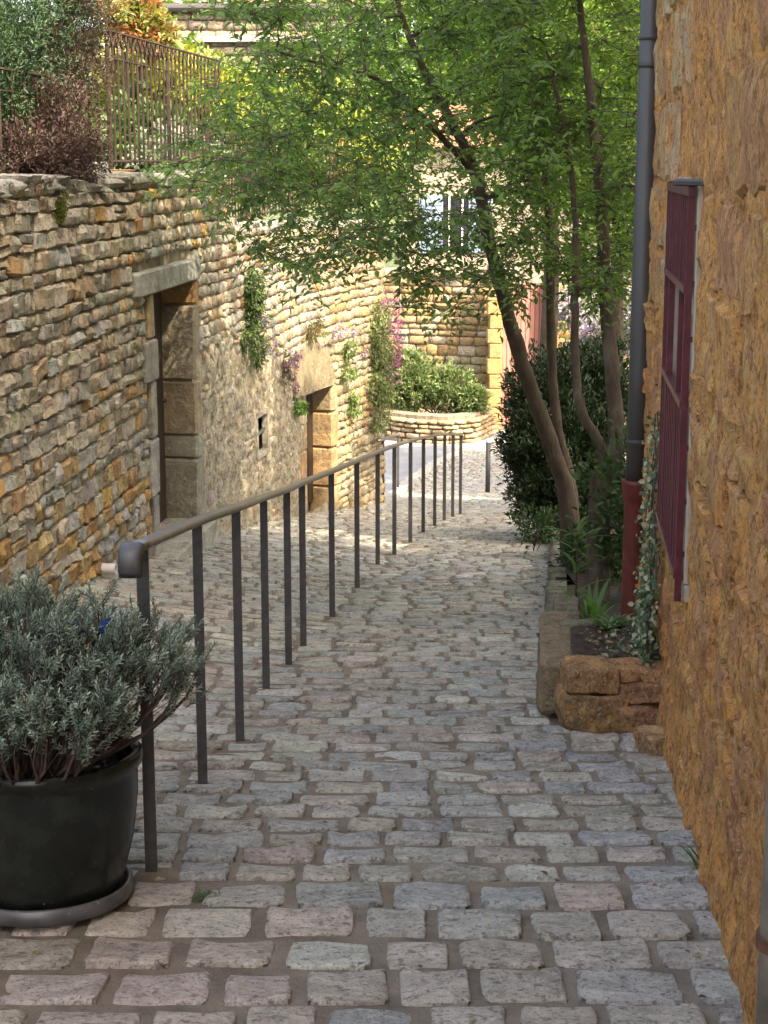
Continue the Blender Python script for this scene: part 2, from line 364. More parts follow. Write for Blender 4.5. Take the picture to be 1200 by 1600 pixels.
# openings from the photograph, on the wall's own surface
d1a = hit_lwall(238, 456); d1b = hit_lwall(298, 434); D1 = (d1a.y, d1b.y, G(wx(d1a.y), d1a.y) + .02, d1a.z)
d2a = hit_lwall(478, 612); d2b = hit_lwall(516, 600); D2 = (d2a.y, d2b.y, G(wx(17), 17.3), d2b.z - .02)
v1a = hit_lwall(401, 655); v1b = hit_lwall(416, 700); VN = (v1a.y, v1b.y, v1b.z, v1a.z)
print('D1', D1, 'D2', D2, 'VN', VN)
LIN2 = [hit_lwall(*q) for q in ((457, 557), (479, 531), (491, 531), (513, 563), (521, 594), (517, 601), (458, 622))]
L1 = (hit_lwall(205, 440).y, hit_lwall(304, 420).y)
opn = [D1, D2, VN]
yy = sorted(set(list(np.arange(-4, 6, .5)) + list(np.arange(6, 19.8, .05)) + [19.8] + [o[0] for o in opn] + [o[1] for o in opn]))
zz_ = sorted(set(list(np.arange(-3.2, 1.5, .05)) + [o[2] for o in opn] + [o[3] for o in opn]))
mb = MB(); V = []; Fc = []
def rend(Y, Z):                          # where rough render hides the stones, 0..1
    a = min(1, max(0, (Y - 12.25) / .25)) * min(1, max(0, (17.6 - Y) / .6)); b = min(1, max(0, ((.35 - (Y - 12) * .12) - Z + .25 * fr((Y, Z, 0), 1.2, 3)) / .25))
    return a * b
for Z in zz_:
    for Y in yy:
        d, n = wframe(Y); edge = any(abs(Y - q) < .001 for o in opn for q in o[:2])
        disp = 0 if edge else .022 * fr((Y, Z, 5), 3.5, 4) + .018 * fr((Y, Z, 9), 12, 3) * (.4 + 1.6 * rend(Y, Z))
        off = -.032 + .034 * rend(Y, Z)
        V.append((wx(Y) + n.x * (off + disp), Y + n.y * (off + disp), min(Z, ltop(Y) - .02)))
ny = len(yy)
core = []; ren = []
for j in range(len(zz_) - 1):
    for i in range(ny - 1):
        Y, Z = (yy[i] + yy[i + 1]) / 2, (zz_[j] + zz_[j + 1]) / 2
        if Z > ltop(Y) or any(o[0] < Y < o[1] and o[2] < Z < o[3] for o in opn): continue
        (ren if rend(Y, Z) > .5 else core).append((j * ny + i, j * ny + ny + i, j * ny + ny + i + 1, j * ny + i + 1))
me = mesh_from('wall_core', V, core + ren, M_mortar, True); me.materials.append(M_render)
me.polygons.foreach_set('material_index', [0] * len(core) + [1] * len(ren)); link('wall_core', me, lw)
m = MB()                                 # backing, top slab and end return of the wall
bk = [y for y in np.arange(-4, 19.9, .4)]
for a, b in zip(bk[:-1], bk[1:]):
    for (q, r_) in ((a, b),):
        da, na = wframe(q); db, nb = wframe(r_); ta, tb = ltop(q + .01) - .03, ltop(r_ - .01) - .03
        A = [(wx(q) - na.x * k, q - na.y * k) for k in (.04, .5)]; B = [(wx(r_) - nb.x * k, r_ - nb.y * k) for k in (.04, .5)]
        m.add([(*A[0], ta), (*B[0], tb), (*B[1], tb), (*A[1], ta), (*A[1], -3.4), (*B[1], -3.4)], [(0, 1, 2, 3), (3, 2, 5, 4)])
m.build('wall_backing', M_mortar, lw)
fw = Field('stone', STONES, M_ws_o, M_ws_t, lw, 300, 'small_stones', 21)
def wall_color(Y, Z):
    warm = min(1, max(0, (-.05 - Z) / .6)) * min(1, max(0, (12.2 - Y) / 2)) + .55 * min(1, max(0, (Y - 17.6) / .8)) + .12
    r = random.random()
    if r < warm * .42: c = random.choice([(.50, .31, .12), (.46, .31, .16), (.52, .38, .19), (.44, .26, .12)])
    elif r < .30: c = random.choice([(.43, .35, .25), (.42, .34, .24), (.40, .30, .20)])
    elif r < .7: c = random.choice([(.43, .39, .30), (.47, .42, .33), (.40, .36, .28)])
    else: c = random.choice([(.50, .45, .35), (.40, .40, .36), (.36, .34, .29)])
    if Y > 17.4:
        k = min(1, (Y - 17.4) / .6) * .6; c = tuple(a * (1 - k) + b * k for a, b in zip(c, (.43, .34, .20)))
    return jit(c, .15)
Z = -3.1; ci = 0
BL = [(D1[0] - .22, D1[1] + .20, D1[2] - .2, D1[3] + .02), (L1[0], L1[1], D1[3], D1[3] + .17), (D2[0] - .25, D2[1] + .17, D2[2] - .3, D2[3] + .05),
      (LIN2[0].y, LIN2[4].y - .05, LIN2[6].z - .02, LIN2[1].z - .12), (VN[0] - .04, VN[1] + .04, VN[2] - .05, VN[3] + .05)]
while Z < 1.5:
    h = random.choice([.085, .1, .11, .12, .135])
    Y = 3.0 + random.uniform(0, .2)
    while Y < 19.78:
        wd = random.uniform(.09, .20) * (.9 + h * 2.2); 
        if random.random() < .06: wd *= 1.5
        zc = Z + h / 2 + .018 * fr((Y, Z, 2), .7, 2) + random.uniform(-.006, .006)
        b = [q for q in BL if q[2] < zc < q[3] and Y + wd > q[0] and Y < q[1]]
        if b:
            q = b[0]
            if q[0] - Y > .05: wd = q[0] - Y
            else: Y = q[1] + .004; continue
        yc = Y + wd / 2; Y += wd
        if Y > 19.82: break
        if zc < G(wx(yc), yc) - .05 or zc + h / 2 > ltop(yc) + .03: continue
        rr = rend(yc, zc)
        if rr > .5 and random.random() < .12: continue
        d, n = wframe(yc); dep = random.uniform(.10, .13)
        pos = Vector((wx(yc), yc, zc)) - n * (dep * .5 - .004 - random.uniform(-.009, .009) + .004 * rr)
        tilt = random.gauss(0, .05); ex = (d + Vector((0, 0, tilt))).normalized(); ez = (Vector((0, 0, 1)) - ex * ex.z).normalized()
        nn = (n + d * random.gauss(0, .045) + Vector((0, 0, random.gauss(0, .05)))).normalized()
        parts = [(0, h)] if not (h > .1 and random.random() < .07) else [(-h / 4, h / 2), (h / 4, h / 2)]
        for dz, hh in parts:
            g = .010
            c = wall_color(yc, zc) if rr < .5 else jit(random.choice([(.44, .40, .31), (.38, .34, .26), (.46, .37, .25), (.36, .33, .28)]), .2)
            if rr > .5: wd = wd * random.uniform(.7, 1)
            fw.add(frame(pos + ez * dz, ex * -1, nn, ez, wd - g, dep, (hh - g) * random.uniform(.94, 1.1)), random.randrange(14), c, score(pos, math.sqrt(wd * hh)))
    Z += h; ci += 1
# coping course and the return round the corner
Y = 3.0
while Y < 19.7:
    wd = random.uniform(.10, .22); yc = Y + wd / 2; Y += wd + .008
    d, n = wframe(yc); hh = random.uniform(.07, .10)
    pos = Vector((wx(yc), yc, ltop(yc) + hh / 2 - .03)) - n * .155
    fw.add(frame(pos, d * -1, n, Vector((0, 0, 1)), wd, .32, hh), random.randrange(14), jit((.36, .35, .30), .2), score(pos, math.sqrt(wd * hh)))
e0 = Vector((wx(19.8), 19.8, 0)); ed = Vector((-.55, .83, 0)).normalized(); en = Vector((ed.y, -ed.x, 0))
m = MB(); m.prism([e0 - en * .04 + Vector((0, 0, -3.4)), e0 + ed * 5 - en * .04 + Vector((0, 0, -5)), e0 + ed * 5 - en * .04 + Vector((0, 0, .5)), e0 - en * .04 + Vector((0, 0, .78))], -en * .45 ).build('corner_core', M_mortar, lw)
Z = -3.3
while Z < .75:
    h = random.uniform(.1, .17); t = 0
    while t < 4:
        wd = random.uniform(.16, .36)
        pos = e0 + ed * (t + wd / 2) + Vector((0, 0, Z + h / 2)) - en * .05
        fw.add(frame(pos, ed * -1, en, Vector((0, 0, 1)), wd - .012, .12, h - .012), random.randrange(14), wall_color(19, 0), score(pos, .12) if t == 0 else -1); t += wd
    Z += h
fw.build()
# doorway one: lintel, jamb stones, threshold, door leaf
def wall_block(Ya, Yb, Za, Zb, out, inn, name, c, bev=.012, parent=lw):
    yc = (Ya + Yb) / 2; d, n = wframe(yc); L = (Vector((wx(Yb), Yb, 0)) - Vector((wx(Ya), Ya, 0))).length
    ctr = Vector((wx(yc), yc, (Za + Zb) / 2)) + n * (out - inn) / 2
    Mr = Matrix((( -d.x, n.x, 0), (-d.y, n.y, 0), (0, 0, 1)))
    mb = MB(); mb.box(ctr, (L, out + inn, Zb - Za), Mr, bev); o = mb.build(name, M_dress, parent); o.color = (*c, 1)
    for v in o.data.vertices:
        k = v.co; v.co = k + n * (.012 * fr(k, 5, 3)) + Vector((0, 0, .006 * fr(k, 7, 2)))
    return o
gry = (.33, .32, .27); orr = (.50, .30, .13); tan_ = (.42, .36, .26)
wall_block(L1[0], L1[1], D1[3], D1[3] + .165, .05, .3, 'lintel', (.30, .30, .27))
zt = D1[3]
for (ya, za, zb, c, o) in ((.16, -.01, -.33, (.40, .28, .16), .0), (.30, -.34, -.64, (.27, .26, .22), .02), (.13, -.65, -1.07, gry, .0), (.22, -1.08, -1.50, gry, .01), (.12, -1.51, -2.1, (.30, .29, .25), .0)):
    wall_block(D1[0] - ya, D1[0], zt + zb, zt + za, .015 + o, .3, 'jamb_stone', jit(c, .05))
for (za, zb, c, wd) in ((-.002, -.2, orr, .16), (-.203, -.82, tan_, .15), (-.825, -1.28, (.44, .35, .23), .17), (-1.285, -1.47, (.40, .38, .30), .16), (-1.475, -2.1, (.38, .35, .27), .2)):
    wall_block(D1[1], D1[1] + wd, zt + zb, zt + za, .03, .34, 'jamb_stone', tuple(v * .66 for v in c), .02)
wall_block(D1[0] - .1, D1[1] + .12, D1[2] - .22, D1[2], .16, .34, 'threshold', (.36, .34, .28), .02)
m = MB()
def leaf_slab(D, m_, nm, inn=.27):
    dr = []
    n0 = 5
    for i in range(n0):
        ya, yb = D[0] + (D[1] - D[0]) * i / n0, D[0] + (D[1] - D[0]) * (i + 1) / n0
        yc = (ya + yb) / 2; d, n = wframe(yc); Mr = Matrix(((-d.x, n.x, 0), (-d.y, n.y, 0), (0, 0, 1)))
        c = Vector((wx(yc), yc, (D[2] + D[3]) / 2)) - n * inn
        mb = MB().box(c, ((yb - ya) * 1.0 - .006, .04, D[3] - D[2]), Mr, .004); dr.append(mb)
    root = MB().box(Vector((wx((D[0] + D[1]) / 2), (D[0] + D[1]) / 2, (D[2] + D[3]) / 2)) - n * (inn + .035), ((D[1] - D[0]) * 1.05, .02, D[3] - D[2]), Mr).build(nm, m_, lw)
    for q in dr: q.build('plank', m_, root)
    return root
dl = leaf_slab(D1, M_door, 'door')
d, n = wframe(D1[0] + .1); MB().tube([Vector((wx(D1[1] - .12), D1[1] - .12, -.32)) - n * .24, Vector((wx(D1[1] - .12), D1[1] - .12, -.32)) - n * .19], .018, 8).build('handle', M_iron, dl)
leaf_slab(D2, M_door, 'door', .24)
# doorway two: pentagonal lintel and orange jambs
n2 = wframe(17.5)[1]
o = MB().prism([p + n2 * .035 for p in LIN2], -n2 * .35).build('lintel', M_dress, lw); o.color = (.26, .21, .13, 1)  # lintel colour darkened to stand in for the shade on it
zt = D2[3]
for (za, zb, c, wd) in ((-.0, -.32, (.38, .29, .17), .17), (-.325, -.75, (.40, .27, .13), .2), (-.755, -1.22, (.40, .27, .14), .17), (-1.225, -1.75, (.37, .26, .14), .19)):
    wall_block(D2[1], D2[1] + wd, zt + zb, zt + za, .03, .3, 'jamb_stone', jit(c, .06), .025)
for (za, zb, c, wd) in ((-.03, -.30, (.45, .38, .28), .2), (-.305, -.6, (.42, .27, .11), .22), (-.605, -.93, (.40, .26, .12), .25), (-.935, -1.2, (.44, .3, .14), .18), (-1.205, -1.7, (.40, .24, .11), .22)):
    wall_block(D2[0] - wd, D2[0], zt + zb, zt + za, .012, .28, 'jamb_stone', jit(c, .06), .02)
# the slit window with its bar
dv, nv = wframe(VN[0]); yc = (VN[0] + VN[1]) / 2
wn = MB().prism([Vector((wx(q), q, z)) - nv * .16 for q, z in ((VN[0] - .02, VN[2] - .02), (VN[1] + .02, VN[2] - .02), (VN[1] + .02, VN[3] + .02), (VN[0] - .02, VN[3] + .02))], -nv * .02).build('window', M_door, lw)
for (ya, yb, za, zb) in ((VN[0] - .045, VN[0], VN[2] - .05, VN[3] + .05), (VN[1], VN[1] + .05, VN[2] - .05, VN[3] + .05), (VN[0], VN[1], VN[3], VN[3] + .05), (VN[0], VN[1], VN[2] - .05, VN[2])):
    q = wall_block(ya, yb, za, zb, .02, .05, 'frame', (.30, .28, .23), .006, wn)
MB().tube([Vector((wx(VN[0]), VN[0] - .02, (VN[2] + VN[3]) / 2)) - nv * .02, Vector((wx(VN[1]), VN[1] + .02, (VN[2] + VN[3]) / 2 + .02)) - nv * .02], .018, 6).build('bar', M_iron, wn)
# white drain pipe stub
q = hit_lwall(158, 888); d, n = wframe(q.y); a = Vector((wx(q.y), q.y, max(q.z, G(q.x, q.y) + .07)))
MB().lathe([(.034, -.1), (.034, .10), (.028, .10), (.028, -.1)], a, 20, n.to_track_quat('Z', 'Y').to_matrix()).build('drain_pipe', M_white, lw)

# terrace behind the wall
sheet('terrace', list(np.arange(-30, -1.2, .6)) + [-1.2, -.6, 0], list(np.arange(-4, 24, .5)), lambda x, y: (ltop(min(19.8, y)) - .06 if x > -3 else ltop(min(19.8, y)) - .02 + .02 * (-x - 3)) + .02 * fr((x, y, 0), .8), M_grassy,
      keep=lambda x, y: (x < wx(min(19.8, y)) - .32) and (y < 19.6 + (-x) * 1.4))

# ------------------------------------------------------------ right-hand building
rb = thing('ochre_house', (rwx(3), 3, G0(3)), 'tall house wall of rough ochre stone filling the right edge of the lane', 'house')
YE = 7.78; TOP = 6.6
wa = hit_rwall(1084, 290, .03); wb = hit_rwall(1036, 268); wc = hit_rwall(1057, 905, .03)
WIN = (wa.y + .05, wa.y + 1.0, wc.z, wa.z); print('WIN', WIN, wb.y, wc.y)
yy = sorted(set(list(np.arange(-4, 2.4, .3)) + list(np.arange(2.4, YE, .018)) + [YE, WIN[0], WIN[1]])); zz_ = sorted(set(list(np.arange(-1.2, 2.5, .02)) + list(np.arange(2.5, TOP, .3)) + [TOP, WIN[2], WIN[3]]))
V = []; Fc = []; ny = len(yy); RNm = Vector((-1, .109, 0)).normalized(); RD = Vector((.109, 1, 0)).normalized()
for Z in zz_:
    for Y in yy:
        edge = (abs(Y - WIN[0]) < .001 or abs(Y - WIN[1]) < .001)
        dd = .016 * fr((Y * 1.2, Z, 1), 2.6, 3) + .014 * fr((Y, Z * .8, 4), 9, 5) + .009 * fr((Y, Z * .7, 7), 26, 2) + .03 * max(0, .25 - abs(Z - G0(Y))) / .25
        if edge: dd = 0
        V.append((rwx(Y) + RNm.x * dd, Y + RNm.y * dd if not edge else Y, Z))
Fc = [(j * ny + i, j * ny + i + 1, (j + 1) * ny + i + 1, (j + 1) * ny + i) for j in range(len(zz_) - 1) for i in range(ny - 1)
      if not (WIN[0] < (yy[i] + yy[i + 1]) / 2 < WIN[1] and WIN[2] < (zz_[j] + zz_[j + 1]) / 2 < WIN[3])]
link('wall', mesh_from('wall', V, Fc, M_och, True), rb)
m = MB()                                 # gable end, back, street end, reveals
cA = Vector((rwx(YE), YE, 0)); cB = cA + Vector((7, -.76, 0)); cC = Vector((rwx(-4), -4, 0)); cD = cC + Vector((7, -.76, 0))
for a, b in ((cA, cB), (cB, cD), (cD, cC)):
    m.add([a + Vector((0, 0, -1.8)), b + Vector((0, 0, -1.8)), b + Vector((0, 0, TOP)), a + Vector((0, 0, TOP))], [(0, 1, 2, 3)])
m.build('gable_wall', M_och, rb)
m = MB(); ra, rc_ = cA + Vector((-.3, .3, TOP)), cC + Vector((-.3, 0, TOP)); mid = Vector((3.6, -.4, 1.6))
m.add([ra, rc_, rc_ + mid, ra + mid, ra + mid * 2 - Vector((0, 0, 3.2)), rc_ + mid * 2 - Vector((0, 0, 3.2))], [(0, 1, 2, 3), (3, 2, 5, 4)]); m.build('roof', M_tile, rb)
fo = Field('stone', BLOCKS, M_och_o, M_och_t, rb, 300, 'small_stones', 40, (.3, .085, .2))
Z = -1.25
while Z < 3.3:
    big = Z > .9; h = random.uniform(.26, .36) if big else random.uniform(.12, .22); Y = 2.0 + random.uniform(-.2, 0)
    while Y < YE - .06:
        wd = random.uniform(.32, .62) if big else random.uniform(.16, .38)
        wd = min(wd, YE - Y); yc = Y + wd / 2; Y += wd; zc = Z + h / 2 + random.uniform(-.01, .01)
        if (WIN[0] - .03 < yc + wd / 2 and yc - wd / 2 < WIN[1] + .03 and WIN[2] - h / 2 < zc < WIN[3] + h / 2): continue
        if zc < G0(yc) - .1 or (not big and random.random() < .3): continue
        dep = .085; pos = Vector((rwx(yc), yc, zc)) - RNm * (dep * .5 - .008 - random.uniform(-.008, .008))
        c = random.choice([(.68, .33, .10), (.64, .29, .09), (.66, .35, .12), (.56, .27, .12), (.70, .39, .13), (.60, .30, .11)])
        if big and yc > 5.6: c = random.choice([(.60, .40, .20), (.62, .44, .25), (.60, .35, .15)])
        fo.add(frame(pos, RD, RNm, Vector((0, 0, 1)), wd - .012, dep, h - .012), random.randrange(8), jit(c, .1), score(pos, math.sqrt(wd * h)))
    Z += h
fo.build()
# window in the right wall
def rp(Y, Z, out=0): return Vector((rwx(Y), Y, Z)) + RNm * out
win = MB().prism([rp(WIN[0] - .01, WIN[2] - .01, -.07), rp(WIN[1] + .01, WIN[2] - .01, -.07), rp(WIN[1] + .01, WIN[3] + .01, -.07), rp(WIN[0] - .01, WIN[3] + .01, -.07)], -RNm * .02).build('window', M_glass, rb)
def rbox(Ya, Yb, Za, Zb, oa, ob, name, m_, parent, bev=0.):
    Mr = Matrix(((RD.x, RNm.x, 0), (RD.y, RNm.y, 0), (0, 0, 1)))
    return MB().box(rp((Ya + Yb) / 2, (Za + Zb) / 2, (oa + ob) / 2), ((Yb - Ya) * 1.006, ob - oa, Zb - Za), Mr, bev).build(name, m_, parent)
rbox(WIN[0] - .015, WIN[0] + .02, WIN[2], WIN[3], -.09, .012, 'reveal', M_cream, win, .006); rbox(WIN[1] - .05, WIN[1] + .03, WIN[2], WIN[3], -.09, .022, 'reveal', M_cream, win, .006)
rbox(WIN[0] - .01, WIN[1] + .01, WIN[3], WIN[3] + .02, -.09, .0, 'reveal', M_cream, win); rbox(WIN[0] - .05, WIN[1] + .05, WIN[2] - .05, WIN[2], -.09, .01, 'sill', M_cream, win)
rbox(WIN[0] + .05, WIN[1] - .05, WIN[3] - .5, WIN[3] - .44, -.066, -.05, 'frame', M_cream, win); rbox(WIN[0] + .56, WIN[0] + .61, WIN[2], WIN[3], -.066, -.05, 'frame', M_cream, win)
gr = rbox(WIN[0] - .02, WIN[1] + .04, WIN[3] - .035, WIN[3] - .005, .018, .042, 'grille', M_grille, rb)
nb = 13; zt, zb_ = WIN[3], WIN[2]
for i in range(nb):
    Y = WIN[0] + (WIN[1] - WIN[0]) * i / (nb - 1); 
    if i in (0, 3, nb - 1, nb - 4): rbox(Y - .008, Y + .008, zb_ - (.06 if i < 2 else 0), zt, .018, .042, 'bar', M_grille, gr)
    else:
        rbox(Y - .007, Y + .007, zt - .34, zt, .020, .040, 'bar', M_grille, gr); rbox(Y - .007, Y + .007, zb_, zb_ + .62, .020, .040, 'bar', M_grille, gr)
for z in (zt - .36, zb_ + .62, zb_ + .02): rbox(WIN[0], WIN[1], z, z + .025, .016, .046, 'cross_rail', M_grille, gr)
for i in range(7):
    z = zt - .15 - i * (zt - zb_ - .25) / 6; rbox(WIN[0] - .010, WIN[0] - .002, z, z + .02, -.005, .03, 'bracket', M_grille, gr); rbox(WIN[1] + .005, WIN[1] + .03, z, z + .03, -.005, .03, 'bracket', M_grille, gr)
MB().tube([rp(WIN[0] - .05, zt + .01, -.01), rp(WIN[0] - .01, zt + .01, .09)], .012, 6).build('hinge_pin', M_iron, gr)

# zinc drain pipe with red cast-iron foot
PX, PYY = 1.275, 7.72
q = P(993, 750, 7.88); base = P(993, 950, 7.95); dp = thing('drain_pipe', (q.x, q.y, base.z), 'grey zinc downpipe with a red cast-iron foot at the end of the ochre house', 'downpipe')
tp = Vector((q.x + .012, q.y, 4.6))
MB().tube([q - Vector((0, 0, .06)), Vector((q.x + .002, q.y, q.z + .55)), tp], .052, 20).build('pipe', M_zinc, dp, True)
for py in (62, 104): z = P(1010, py, 7.6).z; MB().lathe([(.0525, -.012), (.057, -.012), (.057, .012), (.0525, .012)], (q.x + .008, q.y, z), 20).build('collar', M_zinc, dp, True)
for py in (106, 690):
    z = P(1000, py, 7.8).z; o = MB().lathe([(.0535, -.008), (.059, -.008), (.059, .008), (.0535, .008)], (q.x + .005, q.y, z), 20); o.box((q.x + .075, q.y, z), (.06, .016, .012)); o.build('clamp', M_iron, dp)
foot = MB(); foot.lathe([(.055, -.9), (.055, -.62), (.055, -.13), (.062, -.10), (.068, -.09), (.068, -.03), (.072, -.02), (.072, .0), (.06, .004), (.05, .0)], q, 24); foot.build('cast_iron_foot', M_castred, dp, True)
# the second pipe at the near right edge
q2 = hit(1196, 1470, lambda p: p.x - rwx(p.y) + .075, 1.5, 6); q2 = q2 + Vector((.030, 0, 0)); gz = G0(q2.y)
dq = thing('drain_pipe', (q2.x, q2.y, gz), 'weathered pale drain pipe with a rusty clamp at the bottom right corner of the photo', 'downpipe')
MB().tube([(q2.x, q2.y, gz - .05), (q2.x, q2.y, 1.3), (q2.x, q2.y, 5)], .040, 20).build('pipe', mat('old_pipe', (.27, .24, .19), var=.35, vs=9, bumps=((60, .3, .002),), rough=.6, spots=(((.16, .1, .06), 14, .55, .7, .5),)), dq, True)
MB().lathe([(.0405, -.012), (.047, -.012), (.047, .012), (.0405, .012)], (q2.x, q2.y, q2.z), 24).build('clamp', mat('rust', (.12, .05, .03), var=.4, vs=40, bumps=((90, .5, .002),)), dq)

# ------------------------------------------------------------ handrail
posts = [(237, 1365), (317, 1228), (375, 1161), (416, 1079), (451, 1041), (474, 1013), (519, 966), (558, 920), (590, 884), (616, 868), (641, 849), (661, 834), (679, 823), (694, 815), (707, 809), (719, 804)]
HP = [(226, 842), (312, 812), (372, 789), (414, 775), (447, 766), (475, 759), (519, 738), (558, 721), (591, 708), (618, 699), (642, 692), (662, 687), (680, 684.5), (695, 683), (708, 683), (721, 683)]
hf = np.polyfit([(a - 470) / 250 for a, b in HP], [b for a, b in HP], 5); heads = [float(np.polyval(hf, (a - 470) / 250)) for a, b in HP]
B = []
for (x, yv), hd in zip(posts, heads):
    p = hit(x, yv, lambda p: p.z - G0(p.y), 2, 30); z = proj(p)[2]; q = P(x, hd, z * .985); B.append((p, q.z))
hr = thing('handrail', B[0][0], 'long steel handrail on many square posts running down the middle of the lane', 'handrail')
def smooth(a, n=2):
    a = list(a)
    for _ in range(n): a = [a[0]] + [(a[i - 1] + 2 * a[i] + a[i + 1]) / 4 for i in range(1, len(a) - 1)] + [a[-1]]
    return a
Tz = [b[1] for b in B]

bs = .0170
pm = MB().box((0, 0, .5), (2 * bs, 2 * bs, 1)); pmesh = mesh_from('post', pm.v, pm.f, M_iron)
for (p, _), tz in zip(B, Tz):
    o = bpy.data.objects.new('post', pmesh); C.objects.link(o); par(o, hr); WM[o.name] = Matrix()
    o.matrix_basis = Matrix.Translation(p - Vector((0, 0, .03))) @ Matrix.Rotation(.12, 4, 'Z') @ Matrix.Diagonal((1, 1, tz - p.z + .03, 1))
for k, (p, _) in enumerate(B):
    fm = MB(); n_ = 12; fm.v = [(p.x, p.y, G(p.x, p.y) + .012)]
    for q_, hz_ in ((.6, .008), (1., -.006)):
        for a_ in range(n_): rr_ = q_ * (.075 + .03 * math.sin(a_ * 1.7 + k * 2) + .012 * math.sin(a_ * 3.1 + k)); an = 2 * math.pi * a_ / n_; X_, Y_ = p.x + rr_ * math.cos(an) * 1.2, p.y + rr_ * math.sin(an) * .8; fm.v.append((X_, Y_, G(X_, Y_) + hz_))
    fm.f = [(0, 1 + a_, 1 + (a_ + 1) % n_) for a_ in range(n_)] + [(1 + a_, 1 + n_ + a_, 1 + n_ + (a_ + 1) % n_, 1 + (a_ + 1) % n_) for a_ in range(n_)]
    fm.build('mortar_footing', M_sand, hr, True)
pts = [Vector((p.x, p.y, tz + .012)) for (p, _), tz in zip(B, Tz)]
d0 = (pts[0] - pts[1]).normalized()
first = pts[0] + d0 * .13; 
curl = [first + d0 * .035 + Vector((-.012, 0, -.015)), first + d0 * .05 + Vector((-.016, 0, -.05)), first + d0 * .05 + Vector((-.016, 0, -.12)), first + d0 * .03 + Vector((-.012, 0, -.135))]
line = [first]
for i in range(len(pts) - 1):
    for k in range(3):
        t = k / 3; p0, p1, p2, p3 = pts[max(i - 1, 0)], pts[i], pts[i + 1], pts[min(i + 2, len(pts) - 1)]
        line.append(.5 * ((2 * p1) + (p2 - p0) * t + (2 * p0 - 5 * p1 + 4 * p2 - p3) * t * t + (3 * p1 - p0 - 3 * p2 + p3) * t ** 3))
line.append(pts[-1]); line.append(pts[-1] + (pts[-1] - pts[-2]).normalized() * .05 - Vector((0, 0, .02)))
def flatrail(path, hw, hh, n=12):        # oval flat section with a groove, kept upright
    V = []; Fc = []; N = len(path)
    for i, p in enumerate(path):
        d = (path[min(i + 1, N - 1)] - path[max(i - 1, 0)]).normalized(); hd = Vector((d0.y, -d0.x, 0)).normalized() if abs(d.z) > .8 else Vector((d.y, -d.x, 0)).normalized()
        up = d.cross(hd); 
        for k in range(n):
            a = 2 * math.pi * k / n; ca, sa = math.cos(a), math.sin(a)
            V.append(p + hd * hw * math.copysign(abs(ca) ** .6, ca) + up * hh * math.copysign(abs(sa) ** .6, sa))
    for i in range(N - 1):
        for k in range(n): Fc.append((i * n + k, i * n + (k + 1) % n, (i + 1) * n + (k + 1) % n, (i + 1) * n + k))
    Fc.append(tuple(range(n - 1, -1, -1))); Fc.append(tuple((N - 1) * n + k for k in range(n)))
    mb = MB(); mb.add(V, Fc); return mb
flatrail(line, .027, .0135).build('rail', M_bronze, hr, True)
cr = [first + Vector((0, 0, 0)), first + d0 * .025 + Vector((0, 0, -.003)), first + d0 * .042 + Vector((0, 0, -.014)), first + d0 * .047 + Vector((0, 0, -.03)), first + d0 * .047 + Vector((0, 0, -.055)), first + d0 * .042 + Vector((0, 0, -.072))]
e = MB(); hd = Vector((d0.y, -d0.x, 0)).normalized(); V = []; n = 12
for i, p in enumerate(cr):
    d = (cr[min(i + 1, 5)] - cr[max(i - 1, 0)]).normalized(); up = d.cross(hd)
    for k in range(n):
        a = 2 * math.pi * k / n; ca, sa = math.cos(a), math.sin(a)
        V.append(p + hd * .032 * math.copysign(abs(ca) ** .6, ca) + up * (.019 if i < 5 else .012) * math.copysign(abs(sa) ** .6, sa))
Fc = [(i * n + k, i * n + (k + 1) % n, (i + 1) * n + (k + 1) % n, (i + 1) * n + k) for i in range(5) for k in range(n)] + [tuple(range(n - 1, -1, -1)), tuple(5 * n + k for k in range(n))]
e.add(V, Fc).build('rail_end', M_iron, hr, True)
# second short handrail by the wall corner
a = hit(598, 797, lambda p: p.z - G0(p.y), 10, 30); za = proj(a)[2]
h2 = thing('handrail', a, 'short second handrail on two posts at the far corner of the rubble wall', 'handrail')
b = P(622, 690, za + 5.5); b.z = b.z; bt = P(622, 680, za + 5.5); at = P(598, 688, za)
MB().box((a + at) / 2, (.04, .04, (at - a).length)).build('post', M_iron, h2)
bb = Vector((bt.x, bt.y, G0(bt.y))); MB().box((bb + bt) / 2, (.04, .04, (bt - bb).length)).build('post', M_iron, h2)
flatrail([at + (at - bt) * .18 + Vector((0, 0, .01)), at.lerp(bt, .5) + Vector((0, 0, .02)), bt + Vector((0, 0, .015)), bt + (bt - at) * .02], .03, .018).build('rail', M_bronze, h2, True)
# bollard
p = hit(762, 770, lambda p: p.z - G0(p.y), 10, 40); zb2 = proj(p)[2]; hb = P(762, 684, zb2).z - p.z
bo = thing('bollard', p, 'slim black bollard with a pale metal cap at the bottom of the lane', 'bollard')
MB().tube([p, p + Vector((0, 0, hb * .965))], .043, 16).build('shaft', M_iron, bo, True)
MB().lathe([(.048, 0), (.048, .05), (.03, .065), (.0, .068)], p + Vector((0, 0, hb * .95)), 16).build('cap', M_white, bo, True)

